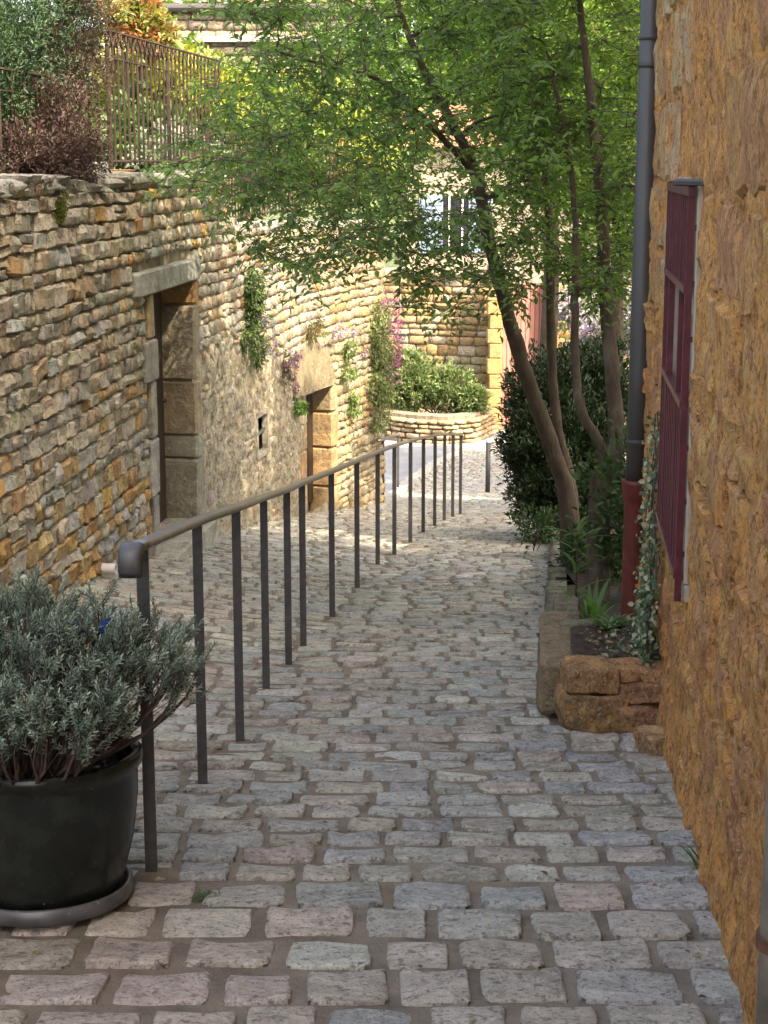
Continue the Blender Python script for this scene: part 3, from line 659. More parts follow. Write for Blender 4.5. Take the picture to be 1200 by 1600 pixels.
# ------------------------------------------------------------ foliage machinery
def leaves_mesh(P0, D, N, Ln, Wd, T, name, m, fold=.25):
    """arrays: base point, direction, normal, length, width, tint -> one mesh of folded pointed leaves"""
    P0, D, N = map(np.asarray, (P0, D, N)); D = D / np.linalg.norm(D, axis=1, keepdims=True)
    Sd = np.cross(D, N); Sd /= np.maximum(1e-6, np.linalg.norm(Sd, axis=1, keepdims=True)); U = np.cross(Sd, D)
    Ln = np.asarray(Ln)[:, None]; Wd = np.asarray(Wd)[:, None]; n = len(P0)
    q = np.stack([P0, P0 + D * Ln * .3 + Sd * Wd * .45 + U * Wd * fold, P0 + D * Ln * .68 + Sd * Wd * .4 + U * Wd * fold * .6, P0 + D * Ln - U * Ln * .08,
                  P0 + D * Ln * .68 - Sd * Wd * .4 + U * Wd * fold * .6, P0 + D * Ln * .3 - Sd * Wd * .45 + U * Wd * fold], 1).reshape(-1, 3)
    me = bpy.data.meshes.new(name); me.vertices.add(n * 6); me.vertices.foreach_set('co', q.astype(np.float32).ravel())
    b = (np.arange(n) * 6)[:, None]; lo = np.concatenate([b + np.array([0, 1, 2, 3]), b + np.array([0, 3, 4, 5])], 1).ravel()
    me.loops.add(n * 8); me.loops.foreach_set('vertex_index', lo); me.polygons.add(n * 2)
    me.polygons.foreach_set('loop_start', np.arange(n * 2) * 4); me.polygons.foreach_set('loop_total', np.full(n * 2, 4))
    me.update(calc_edges=True); me.validate(); a = me.color_attributes.new('tint', 'FLOAT_COLOR', 'POINT')
    t = np.ones((n * 6, 4), np.float32); t[:, :3] = np.repeat(np.asarray(T), 6, axis=0); a.data.foreach_set('color', t.ravel()); me.materials.append(m); return me
def rdir(n): v = RS.normal(size=(n, 3)); return v / np.linalg.norm(v, axis=1, keepdims=True)
def tints(n, cols, j=.2):
    c = np.array(cols)[RS.randint(len(cols), size=n)]; return np.clip(c * (1 + RS.uniform(-j, j, size=(n, 1))), .005, .9)
def shrub(name, label, cat, base, blobs, n, ln, wd, cols, m=None, group=None, up=.3, stems=6, stemr=.02, parent=None, part='foliage', clump=14, shell=.55, droop=0):
    """blobs: list of (centre, radii). leaves grouped in clumps spread through the volume"""
    root = parent or thing(name, base, label, cat, group)
    nc = max(1, n // clump); bi = RS.randint(len(blobs), size=nc); cen = np.array([tuple(b[0]) for b in blobs])[bi]; rad = np.array([tuple(b[1]) for b in blobs])[bi]
    dr = rdir(nc); rr = RS.uniform(shell, 1.0, size=(nc, 1)) ** .7
    bump = 1 + .16 * np.array([[fr(v, 3.1, 2)] for v in (dr + cen)])
    cc = cen + dr * rad * rr * bump
    k = np.repeat(np.arange(nc), clump); cs = np.minimum(rad.mean(1), 1.)[k][:, None] * .12 + ln * .6
    off = rdir(len(k)) * RS.uniform(0, 1, (len(k), 1)) ** .5 * cs
    P0 = cc[k] + off; out = dr[k]; D = out * .7 + rdir(len(k)) * .8 + np.array([0, 0, up - droop]); N = rdir(len(k)) * .7 + np.array([0, 0, 1.])
    tc = tints(nc, cols, .22)[k] * (1 + RS.uniform(-.18, .18, size=(len(k), 1)))
    o = link(part, leaves_mesh(P0, D, N, ln * RS.uniform(.7, 1.25, len(k)), wd * RS.uniform(.8, 1.2, len(k)), tc, part, m or M_leafm), root); o['kind'] = 'stuff'
    if stems:
        mb = MB()
        for i in range(stems):
            c = Vector(cc[RS.randint(nc)]); bb = Vector(base) + Vector((random.uniform(-.1, .1), random.uniform(-.1, .1), 0)) * rad[0][0]
            mb.tube([bb, bb.lerp(c, .5) + Vector((random.uniform(-.1, .1), random.uniform(-.1, .1), .1)) * rad[0][0], c], [stemr, stemr * .7, stemr * .3], 5)
        mb.build('stems', M_twig, root)
    return root
leafproto = leaves_mesh([(0, 0, 0)], [(0, 1, 0)], [(0, 0, 1)], [1.], [.5], [(.1, .1, .1)], 'leaf', M_leaf_o)
def plum_tree(label, base, stems, clusters, lsize, cols, singles=300, per=42, seed=1, avoid=None):
    root = thing('plum_tree', base, label, 'tree', 'pair of multi-stemmed plum trees beside the lane'); rnd = random.Random(seed)
    nodes = []; m = MB()
    for st in stems:
        pts = [Vector(s[0]) for s in st]; rs = [s[1] for s in st]; L = []; Rr = []
        for i in range(len(pts) - 1):
            p0, p1, p2, p3 = pts[max(i - 1, 0)], pts[i], pts[i + 1], pts[min(i + 2, len(pts) - 1)]
            for k in range(8):
                t = k / 8; L.append(.5 * ((2 * p1) + (p2 - p0) * t + (2 * p0 - 5 * p1 + 4 * p2 - p3) * t * t + (3 * p1 - p0 - 3 * p2 + p3) * t ** 3) + Vector((rnd.uniform(-1, 1), rnd.uniform(-1, 1), 0)) * .004)
                Rr.append((rs[i] * (1 - t) + rs[i + 1] * t) * .84 * (1 + rnd.uniform(-.07, .07)))
        L.append(pts[-1]); Rr.append(rs[-1]); m.tube(L, Rr, 12)
        nodes += [(p, r) for p, r in zip(L, Rr) if p.z > base.z + 1.5]
    tr = m.build('trunk', M_bark, root, True)
    NP = [n[0] for n in nodes]; NR = [n[1] for n in nodes]; par_ = [None] * len(NP)
    cl = [Vector(c) for c in clusters]; A = np.array([tuple(p) for p in NP])
    cl.sort(key=lambda c: np.min(np.sum((A - np.array(c)) ** 2, 1)))
    bm = MB(); B0 = []; Dd = []; Nn = []; Ll = []; Ww = []; Tt = []
    for c in cl:
        A = np.array([tuple(p) for p in NP]); dd = np.sqrt(np.sum((A - np.array(c)) ** 2, 1)); 
        dd = dd * np.where(A[:, 2] > c.z + .5, 1.5, 1.0); i = int(np.argmin(dd)); s0 = NP[i]; r0 = min(NR[i] * .7, .006 + .012 * (c - s0).length + .008)
        L = (c - s0).length; pth = [s0]
        for k in (1, 2, 3):
            t = k / 4; pth.append(s0.lerp(c, t) + Vector((rnd.gauss(0, .05), rnd.gauss(0, .05), .10 * math.sin(math.pi * t))) * L)
        pth.append(c); rs = [r0 * (1 - .75 * k / 4) + .0015 for k in range(5)]; bm.tube(pth, rs, 5, False)
        for p_, r_ in zip(pth[1:], rs[1:]): NP.append(p_); NR.append(r_)
        base_c = cols[rnd.randrange(len(cols))]
        for tw in range(rnd.randint(5, 7)):
            dv = Vector((rnd.gauss(0, 1), rnd.gauss(0, 1), rnd.gauss(0, .6) - .05)).normalized(); ln = rnd.uniform(.16, .36); e_ = c + dv * ln - Vector((0, 0, .04))
            bm.tube([c, c.lerp(e_, .55) + Vector((0, 0, .02)), e_], [.0028, .002, .001], 3, False)
            nl = int(per / 6 * rnd.uniform(.7, 1.3))
            for k in range(nl):
                t = (k + .6) / nl; q = c.lerp(e_, t); sgn = 1 if k % 2 else -1; sv = dv.cross(Vector((0, 0, 1))).normalized() * sgn
                B0.append(tuple(q)); D_ = dv * .6 + sv * .9 + Vector((rnd.gauss(0, .35), rnd.gauss(0, .35), rnd.gauss(-.25, .35))); Dd.append(tuple(D_)); Nn.append((rnd.gauss(0, .45), rnd.gauss(0, .45), 1.))
                s_ = lsize * rnd.uniform(.7, 1.3); Ll.append(s_); Ww.append(s_ * rnd.uniform(.42, .55)); kk_ = rnd.uniform(.75, 1.25); Tt.append(tuple(v * kk_ for v in base_c))
    bm.build('branches', M_twig, tr, True)
    B0 = np.array(B0); Dd = np.array(Dd); Nn = np.array(Nn); Ll = np.array(Ll); Ww = np.array(Ww); Tt = np.array(Tt)
    if avoid is not None:
        kp = np.array([not avoid(b) for b in B0]); B0, Dd, Nn, Ll, Ww, Tt = B0[kp], Dd[kp], Nn[kp], Ll[kp], Ww[kp], Tt[kp]
    sc = []
    for b, l in zip(B0, Ll):
        q = proj(Vector(b)); sc.append(-1 if q is None or not (0 < q[0] < 1200 and 5 < q[1] < 1600) else l / q[2] * (1.25 if q[1] > 380 else 1))
    o_ = np.argsort(-np.array(sc)); top, rest = o_[:singles], o_[singles:]
    crown = link('crown', leaves_mesh(B0[rest], Dd[rest], Nn[rest], Ll[rest], Ww[rest], Tt[rest], 'crown', M_leaf), root); crown['kind'] = 'stuff'
    for i in top:
        y_ = Vector(Dd[i]).normalized(); x_ = y_.cross(Vector(Nn[i])).normalized(); z_ = x_.cross(y_)
        o = bpy.data.objects.new('leaf', leafproto); C.objects.link(o); par(o, root); o.matrix_basis = frame(Vector(B0[i]), x_, y_, z_, Ww[i] * 2, Ll[i], Ww[i] * 2); o.color = (*Tt[i], 1)
    print('tree leaves', len(B0)); return root
def inpoly(x, y, poly):
    c = False; j = len(poly) - 1
    for i in range(len(poly)):
        if (poly[i][1] > y) != (poly[j][1] > y) and x < (poly[j][0] - poly[i][0]) * (y - poly[i][1]) / (poly[j][1] - poly[i][1]) + poly[i][0]: c = not c
        j = i
    return c
def crown_pts(poly, z0, z1, n, rnd):
    xs_ = [p[0] for p in poly]; ys_ = [p[1] for p in poly]; out = []
    while len(out) < n:
        x, y_ = rnd.uniform(min(xs_), max(xs_)), rnd.uniform(min(ys_), max(ys_))
        if not inpoly(x, y_, poly): continue
        p = P(x, y_, rnd.uniform(z0, z1))
        if noise.noise(p * 1.3) < -.28: continue
        out.append(p)
    return out
# ------------------------------------------------------------ the plum trees
LG = [(.12, .20, .075), (.15, .245, .085), (.10, .175, .07), (.165, .26, .085)]
rA = random.Random(5)
TA = P(893, 850, 11.3); TA.z = G0(TA.y) + .1
stA = [[(TA - Vector((0, 0, .2)), .10), (P(888, 790, 11.2), .078), (P(862, 700, 11.0), .068), (P(820, 580, 10.7), .064), (P(785, 460, 10.4), .055), (P(765, 380, 10.2), .050), (P(742, 270, 10.0), .044), (P(700, 180, 9.8), .034), (P(640, 60, 9.6), .024), (P(600, -80, 9.4), .012)],
       [(TA - Vector((-.03, 0, .1)), .07), (P(893, 770, 11.25), .055), (P(872, 670, 11.3), .043), (P(862, 560, 11.3), .040), (P(860, 420, 11.2), .038), (P(855, 300, 11.1), .030), (P(835, 150, 11), .020), (P(820, 0, 11), .012)],
       [(P(742, 270, 10.0), .030), (P(690, 215, 9.6), .024), (P(600, 130, 9.2), .018), (P(520, 105, 8.9), .012), (P(430, 80, 8.7), .007)]]
polyA = [(262, 250), (300, 320), (390, 385), (470, 425), (560, 400), (650, 400), (640, 450), (700, 440), (800, 440), (860, 420), (880, 0), (860, -260), (500, -260), (330, -120), (340, 20), (400, 90), (300, 140), (265, 190)]
clA = crown_pts(polyA, 8.0, 12.5, 640, rA) + crown_pts([(560, 420), (650, 480), (800, 500), (830, 440), (700, 400)], 8.6, 9.6, 9, rA)
plum_tree('leaning twin-stemmed plum tree, nearer the lane, its pale green crown spreading left over the handrail', TA, stA, clA, .052, LG, 300, 46, 3)
TB = P(935, 900, 9.3)
stB = [[(TB - Vector((0, 0, .25)), .10), (P(935, 830, 9.3), .085), (P(942, 750, 9.3), .085), (P(962, 690, 9.35), .062), (P(958, 600, 9.4), .058), (P(945, 440, 9.4), .052), (P(938, 300, 9.35), .046), (P(922, 150, 9.3), .034), (P(905, 0, 9.3), .022), (P(890, -160, 9.3), .012)],
       [(P(942, 745, 9.3), .055), (P(938, 695, 9.25), .036), (P(912, 650, 9.2), .036), (P(900, 580, 9.2), .031), (P(898, 440, 9.2), .029), (P(900, 380, 9.25), .024), (P(890, 250, 9.3), .018), (P(865, 120, 9.3), .010)]]
polyB = [(770, -260), (1060, -260), (1040, 100), (1015, 330), (985, 450), (930, 470), (850, 430), (780, 300), (760, 100)]
clB = crown_pts(polyB, 8.6, 12.0, 420, rA)
plum_tree('upright twin-stemmed plum tree with a thick dark trunk beside the drain pipe', TB, stB, clB, .050, [(.13, .22, .06), (.16, .265, .07), (.11, .19, .06)], 300, 40, 9, avoid=lambda b: b[1] < 8.0 and b[0] > .95)

# ------------------------------------------------------------ planted bed at the right of the lane
def bedz(x, y):
    return G0(y) + .14 + .06 * min(1, max(0, x - lane_right(y))) + .02 * fr((x, y, 0), 3, 2)
sheet('garden_bed', list(np.arange(.8, 9, .25)), list(np.arange(7.2, 24, .3)), bedz, M_soil, keep=lambda x, y: x > lane_right(y) + .02 and (y > YE or x < rwx(y) + .05))
ed_ = thing('bed_edging', (lane_right(9), 9, G0(9)), 'low mossy stone edging between the lane and the tree bed', 'edging')
y = 7.3; fe = Field('edging_stone', BLOCKS, M_ws_o, M_ws_t, ed_, 60)
while y < 21:
    L = random.uniform(.3, .55); yc = y + L / 2; x = lane_right(yc); d = Vector((lane_right(yc + .2) - lane_right(yc - .2), .4, G0(yc + .2) - G0(yc - .2))).normalized(); n = Vector((-d.y, d.x, 0)).normalized()
    fe.add(frame(Vector((x, yc, G0(yc) + .05)), d, n, n.cross(d) * -1 if n.cross(d).z < 0 else n.cross(d), L - .02, .12, .2), random.randrange(8), jit((.20, .19, .14), .2), score(Vector((x, yc, 0)), .1)); y += L
fe.build()
# raised stone planter
q0 = hit(852, 1128, lambda p: p.z - G0(p.y), 2, 12); q1 = hit(880, 1145, lambda p: p.z - G0(p.y), 2, 12); q2_ = hit(1048, 1140, lambda p: p.z - G0(p.y), 2, 12)
print('planter', q0, q1, q2_)
pl = thing('stone_planter', q1, 'low raised planter of rough reddish stone slabs against the ochre house', 'planter')
top = P(900, 1045, proj(q1)[2]).z; ybk = hit(930, 966, lambda p: p.z - top, 4, 12).y; print('ybk', ybk)
def slab(name, c, size, rot, col, m_=M_och_o, amp=.02, seed=0, parent=pl, nseg=9):
    V = []; Fc = []; idx = {}                # subdivided box pushed about by noise
    Mr = Matrix.Rotation(rot, 3, 'Z')
    def vid(p):
        k = tuple(round(x, 4) for x in p)
        if k not in idx:
            idx[k] = len(V); q = Vector((p[0] * size[0], p[1] * size[1], p[2] * size[2])); ed__ = sum(abs(abs(x) - .5) < .01 for x in p)
            q *= 1 - .05 * max(0, ed__ - 1); q = Mr @ q + Vector(c); q += noise.noise_vector(q * 4 + Vector((seed, 0, 0))) * amp + noise.noise_vector(q * 13) * amp * .7 + noise.noise_vector(q * 37) * amp * .3; V.append(q)
        return idx[k]
    for ax in range(3):
        for sg in (-.5, .5):
            for i in range(nseg):
                for j in range(nseg):
                    qs = []
                    for (a, b) in ((i, j), (i + 1, j), (i + 1, j + 1), (i, j + 1)):
                        p = [0, 0, 0]; p[ax] = sg; p[(ax + 1) % 3] = a / nseg - .5; p[(ax + 2) % 3] = b / nseg - .5; qs.append(vid(p))
                    Fc.append(tuple(qs if sg > 0 else qs[::-1]))
    me = mesh_from(name, V, Fc, m_, True); me.set_sharp_from_angle(angle=R(26)); o = link(name, me, parent); o.color = (*col, 1); return o
xw = rwx(6.2)
g0 = G0(q1.y)
# front stones: left lower mossy, left upper, right upper, right middle, right lower
fx0, fx1 = q1.x, rwx(q1.y) + .03; fw_ = fx1 - fx0; hgt = top - g0; fy = q1.y + .11
RB = (.34, .19, .11)
slab('stone', (fx0 + fw_ * .3, fy, g0 + hgt * .28), (fw_ * .62, .22, hgt * .62), .02, (.26, .18, .09), seed=1)
slab('stone', (fx0 + fw_ * .26, fy + .01, g0 + hgt * .78), (fw_ * .50, .22, hgt * .40), .0, (.36, .22, .11), seed=2)
slab('stone', (fx0 + fw_ * .76, fy + .01, g0 + hgt * .88), (fw_ * .50, .2, hgt * .22), -.02, (.42, .22, .11), seed=3)
slab('stone', (fx0 + fw_ * .76, fy - .005, g0 + hgt * .60), (fw_ * .52, .2, hgt * .34), .02, RB, seed=4)
slab('stone', (fx0 + fw_ * .78, fy, g0 + hgt * .20), (fw_ * .50, .22, hgt * .46), .0, (.30, .17, .11), seed=5)
# long left kerb slab going back, thin rear kerb
l0 = q0 + Vector((.07, .22, 0)); 
slab('side_slab', (q0.x + .085, q0.y + .42, (G0(q0.y + .42) + top) / 2 + .02), (.15, .78, hgt * .95), -.11, (.26, .20, .12), M_ws_o, .012, 6)
slab('side_slab', (q0.x + .20, q0.y + 1.0, (G0(q0.y + 1.0) + top) / 2), (.13, .42, hgt * 1.1), -.13, (.2, .17, .11), M_ws_o, .012, 7)
slab('rear_slab', (q0.x + .48, ybk + .02, top - .045), (.72, .06, .06), .0, (.2, .19, .13), M_ws_o, .01, 8)
sx = list(np.linspace(0, 1, 16)); sheet_o = sheet('planter_soil', sx, list(np.linspace(q1.y + .12, ybk, 16)), lambda x, y: top - .035 + .012 * fr((x, y, 0), 9, 3), M_soil)
for v in sheet_o.data.vertices:
    xa_ = q0.x + .10 + .12 * (v.co.y - q0.y); v.co.x = xa_ + (rwx(v.co.y) + .02 - xa_) * v.co.x
del sheet_o['kind']; par(sheet_o, pl); sheet_o.name = 'soil'
# corner rock by the wall foot
cr_ = hit(1060, 1175, lambda p: p.z - G0(p.y), 2, 12)
tag(slab('foot_rock', (rwx(cr_.y) - .05, cr_.y, cr_.z + .03), (.13, .16, .12), .3, (.46, .33, .18), M_och_o, .02, 12, None), 'pale knobbly stone sticking out at the foot of the ochre wall', 'rock')

# yew
shrub('yew_bush', 'big dark green yew bush behind the plum trunks', 'bush', P(890, 850, 15.4),
      [(P(880, 700, 15.2), (.62, .6, .75)), (P(860, 620, 15.4), (.48, .5, .5)), (P(900, 780, 15), (.55, .5, .45)), (P(930, 620, 15.6), (.5, .5, .62)), (P(880, 700, 15.2), (.45, .45, .6)), (P(875, 770, 15.1), (.52, .5, .42)), (P(850, 700, 15.2), (.42, .4, .5)), (P(920, 720, 15.4), (.6, .5, .6))],
      70000, .06, .021, [(.03, .055, .025), (.045, .075, .03), (.022, .042, .02)], M_yew, up=.5, clump=22, shell=.2)
# low plants in the bed
def strap_plant(name, label, cat, base, n, ln, wd, cols, spread=.6, up=1., seed=1, group=None, stem=0.):
    rr = random.Random(seed); root = thing(name, base, label, cat, group)
    for i in range(n):
        a = rr.uniform(0, 6.28); L = ln * rr.uniform(.6, 1.2); b = Vector(base) + Vector((rr.uniform(-1, 1) * .03, rr.uniform(-1, 1) * .03, stem * rr.random())); dv = Vector((math.cos(a) * spread, math.sin(a) * spread, up)).normalized()
        sd2 = dv.cross(Vector((0, 0, 1))).normalized(); V = []; K = 5
        for k in range(K + 1):
            t = k / K; c = b + dv * L * t - Vector((0, 0, 1)) * L * .45 * t * t * spread; w_ = wd * math.sin(math.pi * min(1, t * .85 + .12)) * .5 + .0005
            V += [c - sd2 * w_, c + sd2 * w_ + Vector((0, 0, .1 * w_))]
        Fc = [(2 * k, 2 * k + 1, 2 * k + 3, 2 * k + 2) for k in range(K)]; o = MB().add(V, Fc)
        me = mesh_from('leaf', o.v, o.f, M_leaf_o, True); ob = link('leaf', me, root); ob.color = (*cols[rr.randrange(len(cols))], 1)
    if stem: MB().tube([base, Vector(base) + Vector((0, 0, stem))], .006, 6).build('stem', M_twig, root)
    return root
GR = [(.07, .14, .04), (.09, .17, .05), (.06, .11, .035)]
b = P(900, 935, 8.6); b.z = bedz(b.x, b.y); strap_plant('lily_plant', 'tall leafy lily shoot with narrow green leaves at the bed edge', 'plant', b, 34, .26, .022, GR, .9, .7, 2, stem=.5)
b = P(925, 945, 8.2); b.z = bedz(b.x, b.y); strap_plant('strap_leaf_plant', 'broad strap-leaved green plant in front of the dark trunk', 'plant', b, 16, .34, .028, GR, .6, 1., 3)
b = P(950, 1030, 6.95); b.z = top - .03; strap_plant('spiky_plant', 'small bright green spiky plant in the stone planter', 'plant', b, 46, .13, .012, [(.10, .2, .06), (.07, .15, .05), (.2, .26, .14)], .8, .7, 4)
b = hit(1100, 1360, lambda p: p.z - G0(p.y), 2, 9); strap_plant('grass_tuft', 'tuft of long grass at the foot of the ochre wall', 'grass', b, 16, .13, .006, GR, .7, .8, 5, 'grass tufts')
b = hit(325, 1400, lambda p: p.z - G0(p.y), 2, 9); strap_plant('grass_tuft', 'flat tuft of short grass between the setts near the first rail post', 'grass', b, 40, .035, .004, GR, 1.2, .6, 6, 'grass tufts')
b = hit(672, 1400, lambda p: p.z - G0(p.y), 2, 9); strap_plant('grass_tuft', 'tiny grass sprig between the setts in the middle of the lane', 'grass', b, 9, .022, .003, GR, 1.2, .6, 7, 'grass tufts')
for i, (x, yv, lab) in enumerate(((840, 850, 'low green leafy ground plant at the foot of the yew bush'), (915, 900, 'dark leafy undergrowth between the two plum trees'), (955, 880, 'leafy undergrowth behind the red drain foot'))):
    b = P(x, yv, (13.5, 11.0, 10.3)[i]); b.z = bedz(b.x, b.y); shrub('undergrowth_plant', lab, 'plant', b, [(b + Vector((0, 0, .14)), ((.26, .2, .2)[i] , .35, .18))], (500, 700, 700)[i], .05, .025, [(.03, .06, .02), (.045, .08, .025)], stems=5, stemr=.006, clump=8, shell=.1, group='low plants in the tree bed')
b = P(985, 930, 8.3); b.z = bedz(b.x, b.y); shrub('undergrowth_plant', 'leafy undergrowth at the right of the red drain foot', 'plant', b + Vector((.25, .5, 0)), [(b + Vector((.3, .9, .4)), (.5, .4, .5))], 2200, .06, .03, [(.05, .09, .03), (.04, .08, .03)], stems=5, stemr=.006, clump=8, shell=.1, group='low plants in the tree bed')
# ivy on the ochre wall
iv = thing('ivy', rp(6.9, -.75, .02), 'variegated ivy climbing the ochre wall beside the red drain foot', 'ivy')
bi, di, ni, li, wi, ti = [], [], [], [], [], []; m = MB(); rr = random.Random(8)
for s in range(13):
    x, yv = rr.uniform(1000, 1035), 1010; pts_ = []; tgt = rr.choice([620, 660, 760, 800, 840, 900]) ; Yp = rr.uniform(6.1, 6.55)
    z0_, z1_ = -.62, P(1020, tgt, 7).z; ph = rr.uniform(0, 6)
    for k in range(14):
        t = k / 13; pts_.append(rp(Yp + .12 * math.sin(ph + t * 5) + .05 * t, z0_ + (z1_ - z0_) * t, .01 + .03 * abs(math.sin(ph * 2 + t * 7)) + .04 * (1 - t)))
    m.tube(pts_, .003, 4)
    for k in range(110):
        t = rr.random(); a = min(12, int(t * 13)); q = pts_[a].lerp(pts_[a + 1], t * 13 - a) + Vector((rr.gauss(-.008, .016), rr.gauss(0, .035), rr.gauss(0, .02)))
        if rr.random() > 1.1 - t * .5: continue
        bi.append(tuple(q)); di.append((rr.gauss(-.3, .5), rr.gauss(-.3, .5), rr.gauss(-.5, .5))); ni.append((-.9 + rr.gauss(0, .4), -.5 + rr.gauss(0, .4), .4)); l_ = rr.uniform(.016, .032); li.append(l_); wi.append(l_ * .8)
        ti.append(rr.choice([(.07, .11, .05), (.11, .15, .08), (.34, .36, .22), (.05, .08, .04)]))
for k in range(700):                      # the mat hanging over the planter
    q = rp(rr.uniform(6.15, 6.8), rr.uniform(-.66, -.45), rr.uniform(.02, .22)); bi.append(tuple(q)); di.append(tuple(rdir(1)[0])); ni.append((-.4, -.6, .8)); l_ = rr.uniform(.018, .034); li.append(l_); wi.append(l_ * .7); ti.append(rr.choice([(.07, .11, .05), (.11, .15, .08), (.3, .32, .2)]))
m.build('vines', M_twig, iv); o = link('ivy_leaves', leaves_mesh(bi, di, ni, li, wi, ti, 'ivy_leaves', M_leafm), iv); o['kind'] = 'stuff'

# ------------------------------------------------------------ pot with grey-leaved shrub
pc = hit(72, 1405, lambda p: p.z - G0(p.y), 2, 8); tilt = Matrix.Rotation(-math.atan(.10), 3, 'X')
tz_ = proj(pc)[2]; s_ = tz_ / F; print('pot', pc, tz_)
pot = thing('plant_pot', pc, 'large dark glazed pot standing in a grey saucer by the first rail post', 'pot')
Rr = 153 * s_; Hh = .395
prof = [(0, .012), (Rr * .72, .012), (Rr * .80, .05), (Rr * .90, .16), (Rr * .945, .27), (Rr * .945, Hh - .06), (Rr * .955, Hh - .04), (Rr * .99, Hh - .034), (Rr * 1.0, Hh - .02), (Rr * .995, Hh - .006), (Rr * .97, Hh), (Rr * .90, Hh - .002), (Rr * .875, Hh - .02), (Rr * .87, Hh - .1), (Rr * .8, Hh - .3)]
MB().lathe(prof, pc + Vector((0, 0, .02)), 72, tilt).build('body', M_pot, pot, True)
MB().lathe([(0, .0), (Rr * .80, .0), (Rr * .87, .008), (Rr * .885, .028), (Rr * .875, .045), (Rr * .85, .05), (Rr * .82, .044), (Rr * .8, .02), (0, .016)], pc + Vector((0, 0, .008)), 72, tilt).build('saucer', M_saucer, pot, True)
so_ = MB(); n = 40; so_.v = [tuple(tilt @ Vector((0, 0, Hh - .075)) + pc)]; 
for r_ in (.3, .6, .87):
    for k in range(n): a = 2 * math.pi * k / n; q = Vector((Rr * r_ * math.cos(a), Rr * r_ * math.sin(a), Hh - .05 + .02 * math.sin(k * 2.3 + r_ * 9) * r_)); so_.v.append(tuple(tilt @ q + pc))
so_.f = [(0, 1 + k, 1 + (k + 1) % n) for k in range(n)] + [(1 + l * n + k, 1 + l * n + n + k, 1 + l * n + n + (k + 1) % n, 1 + l * n + (k + 1) % n) for l in range(2) for k in range(n)]
so_.build('soil', M_soil, pot, True)
shr = thing('grey_shrub', pc + Vector((0, 0, Hh)), 'woody shrub with grey-green needle leaves growing from the dark pot', 'shrub')
rr = random.Random(21); m = MB(); lb, ld, ln_, ll, lw_, lt = [], [], [], [], [], []
sc0 = pc + Vector((-.03, -.02, Hh - .05))
def needle_twig(a, dv, L, nl, col):
    e_ = a + dv * L + Vector((0, 0, .015)); m.tube([a, e_], [.0016, .001], 3, False)
    for k in range(nl):
        t = .12 + .88 * (k + .5) / nl; q = a.lerp(e_, t); az = k * 2.4 + rr.uniform(-.3, .3); s1 = dv.orthogonal().normalized(); s2 = dv.cross(s1)
        dd_ = dv * (.65 + .7 * t) + (s1 * math.cos(az) + s2 * math.sin(az)) * .8; lb.append(tuple(q)); ld.append(tuple(dd_)); ln_.append(tuple(dv - dd_ * .3 + Vector((0, 0, .3)))); l_ = rr.uniform(.016, .026) * (1.1 - .35 * t); ll.append(l_); lw_.append(l_ * .27); g = rr.uniform(.8, 1.2) * (.85 + .4 * t); lt.append(tuple(c * g for c in col))
for s in range(210):
    az = rr.uniform(0, 2 * math.pi); rad_ = math.sqrt(rr.uniform(.02, 1.)); 
    ext = .46 + .05 * math.sin(az * 3); R_ = rad_ * ext; hh = (.40 * math.sqrt(max(0, 1 - (rad_ * .93) ** 2)) + .05) * rr.uniform(.72, 1.06)
    if math.sin(az) < -.2:
        hh *= rr.uniform(.45, .95) if math.cos(az) < .1 else rr.uniform(.85, 1.05); R_ *= .72
    if math.cos(az) > -.15: hh = max(hh, .32 - .13 * rad_ + .09 * rr.random())
    tip = sc0 + Vector((R_ * math.cos(az), R_ * math.sin(az) * .9, hh + .02)); b_ = sc0 + Vector((math.cos(az) * .06 * rad_, math.sin(az) * .06 * rad_, 0))
    c1 = b_ + Vector((math.cos(az) * R_ * .45, math.sin(az) * R_ * .4, hh * .22)); c2 = b_ + Vector((math.cos(az) * R_ * .85, math.sin(az) * R_ * .8, hh * .6))
    pth = []
    for k in range(9):
        t = k / 8; u = 1 - t; pth.append(b_ * u ** 3 + c1 * 3 * u * u * t + c2 * 3 * u * t * t + tip * t ** 3 + Vector((rr.gauss(0, .004), rr.gauss(0, .004), rr.gauss(0, .004))))
    m.tube(pth, [.0065 * (1 - .8 * k / 8) * rr.uniform(.8, 1.1) + .001 for k in range(9)], 5, False)
    for k in range(3):                    # bare side shoots
        q = pth[rr.randint(3, 6)]; e_ = q + Vector((math.cos(az) * .06, math.sin(az) * .06, .08)) + Vector((rr.gauss(0, .03), rr.gauss(0, .03), rr.gauss(0, .02))); m.tube([q, e_], [.002, .001], 3, False)
    for k in range(11):
        q = pth[rr.choice([6, 7, 7, 8, 8, 8])]; dv = Vector((math.cos(az) * .5 * rad_ + rr.gauss(0, .45), math.sin(az) * .5 * rad_ + rr.gauss(0, .45), rr.uniform(.45, 1.))).normalized()
        needle_twig(q + Vector((rr.gauss(0, .014), rr.gauss(0, .014), rr.gauss(0, .014))), dv, rr.uniform(.04, .075), 17, rr.choice([(.19, .25, .195), (.24, .30, .245), (.14, .195, .155)]))
m.build('stems', M_twigpot, shr, True); print('needles', len(lb))
o = link('foliage', leaves_mesh(lb, ld, ln_, ll, lw_, lt, 'foliage', M_needle), shr); o['kind'] = 'stuff'
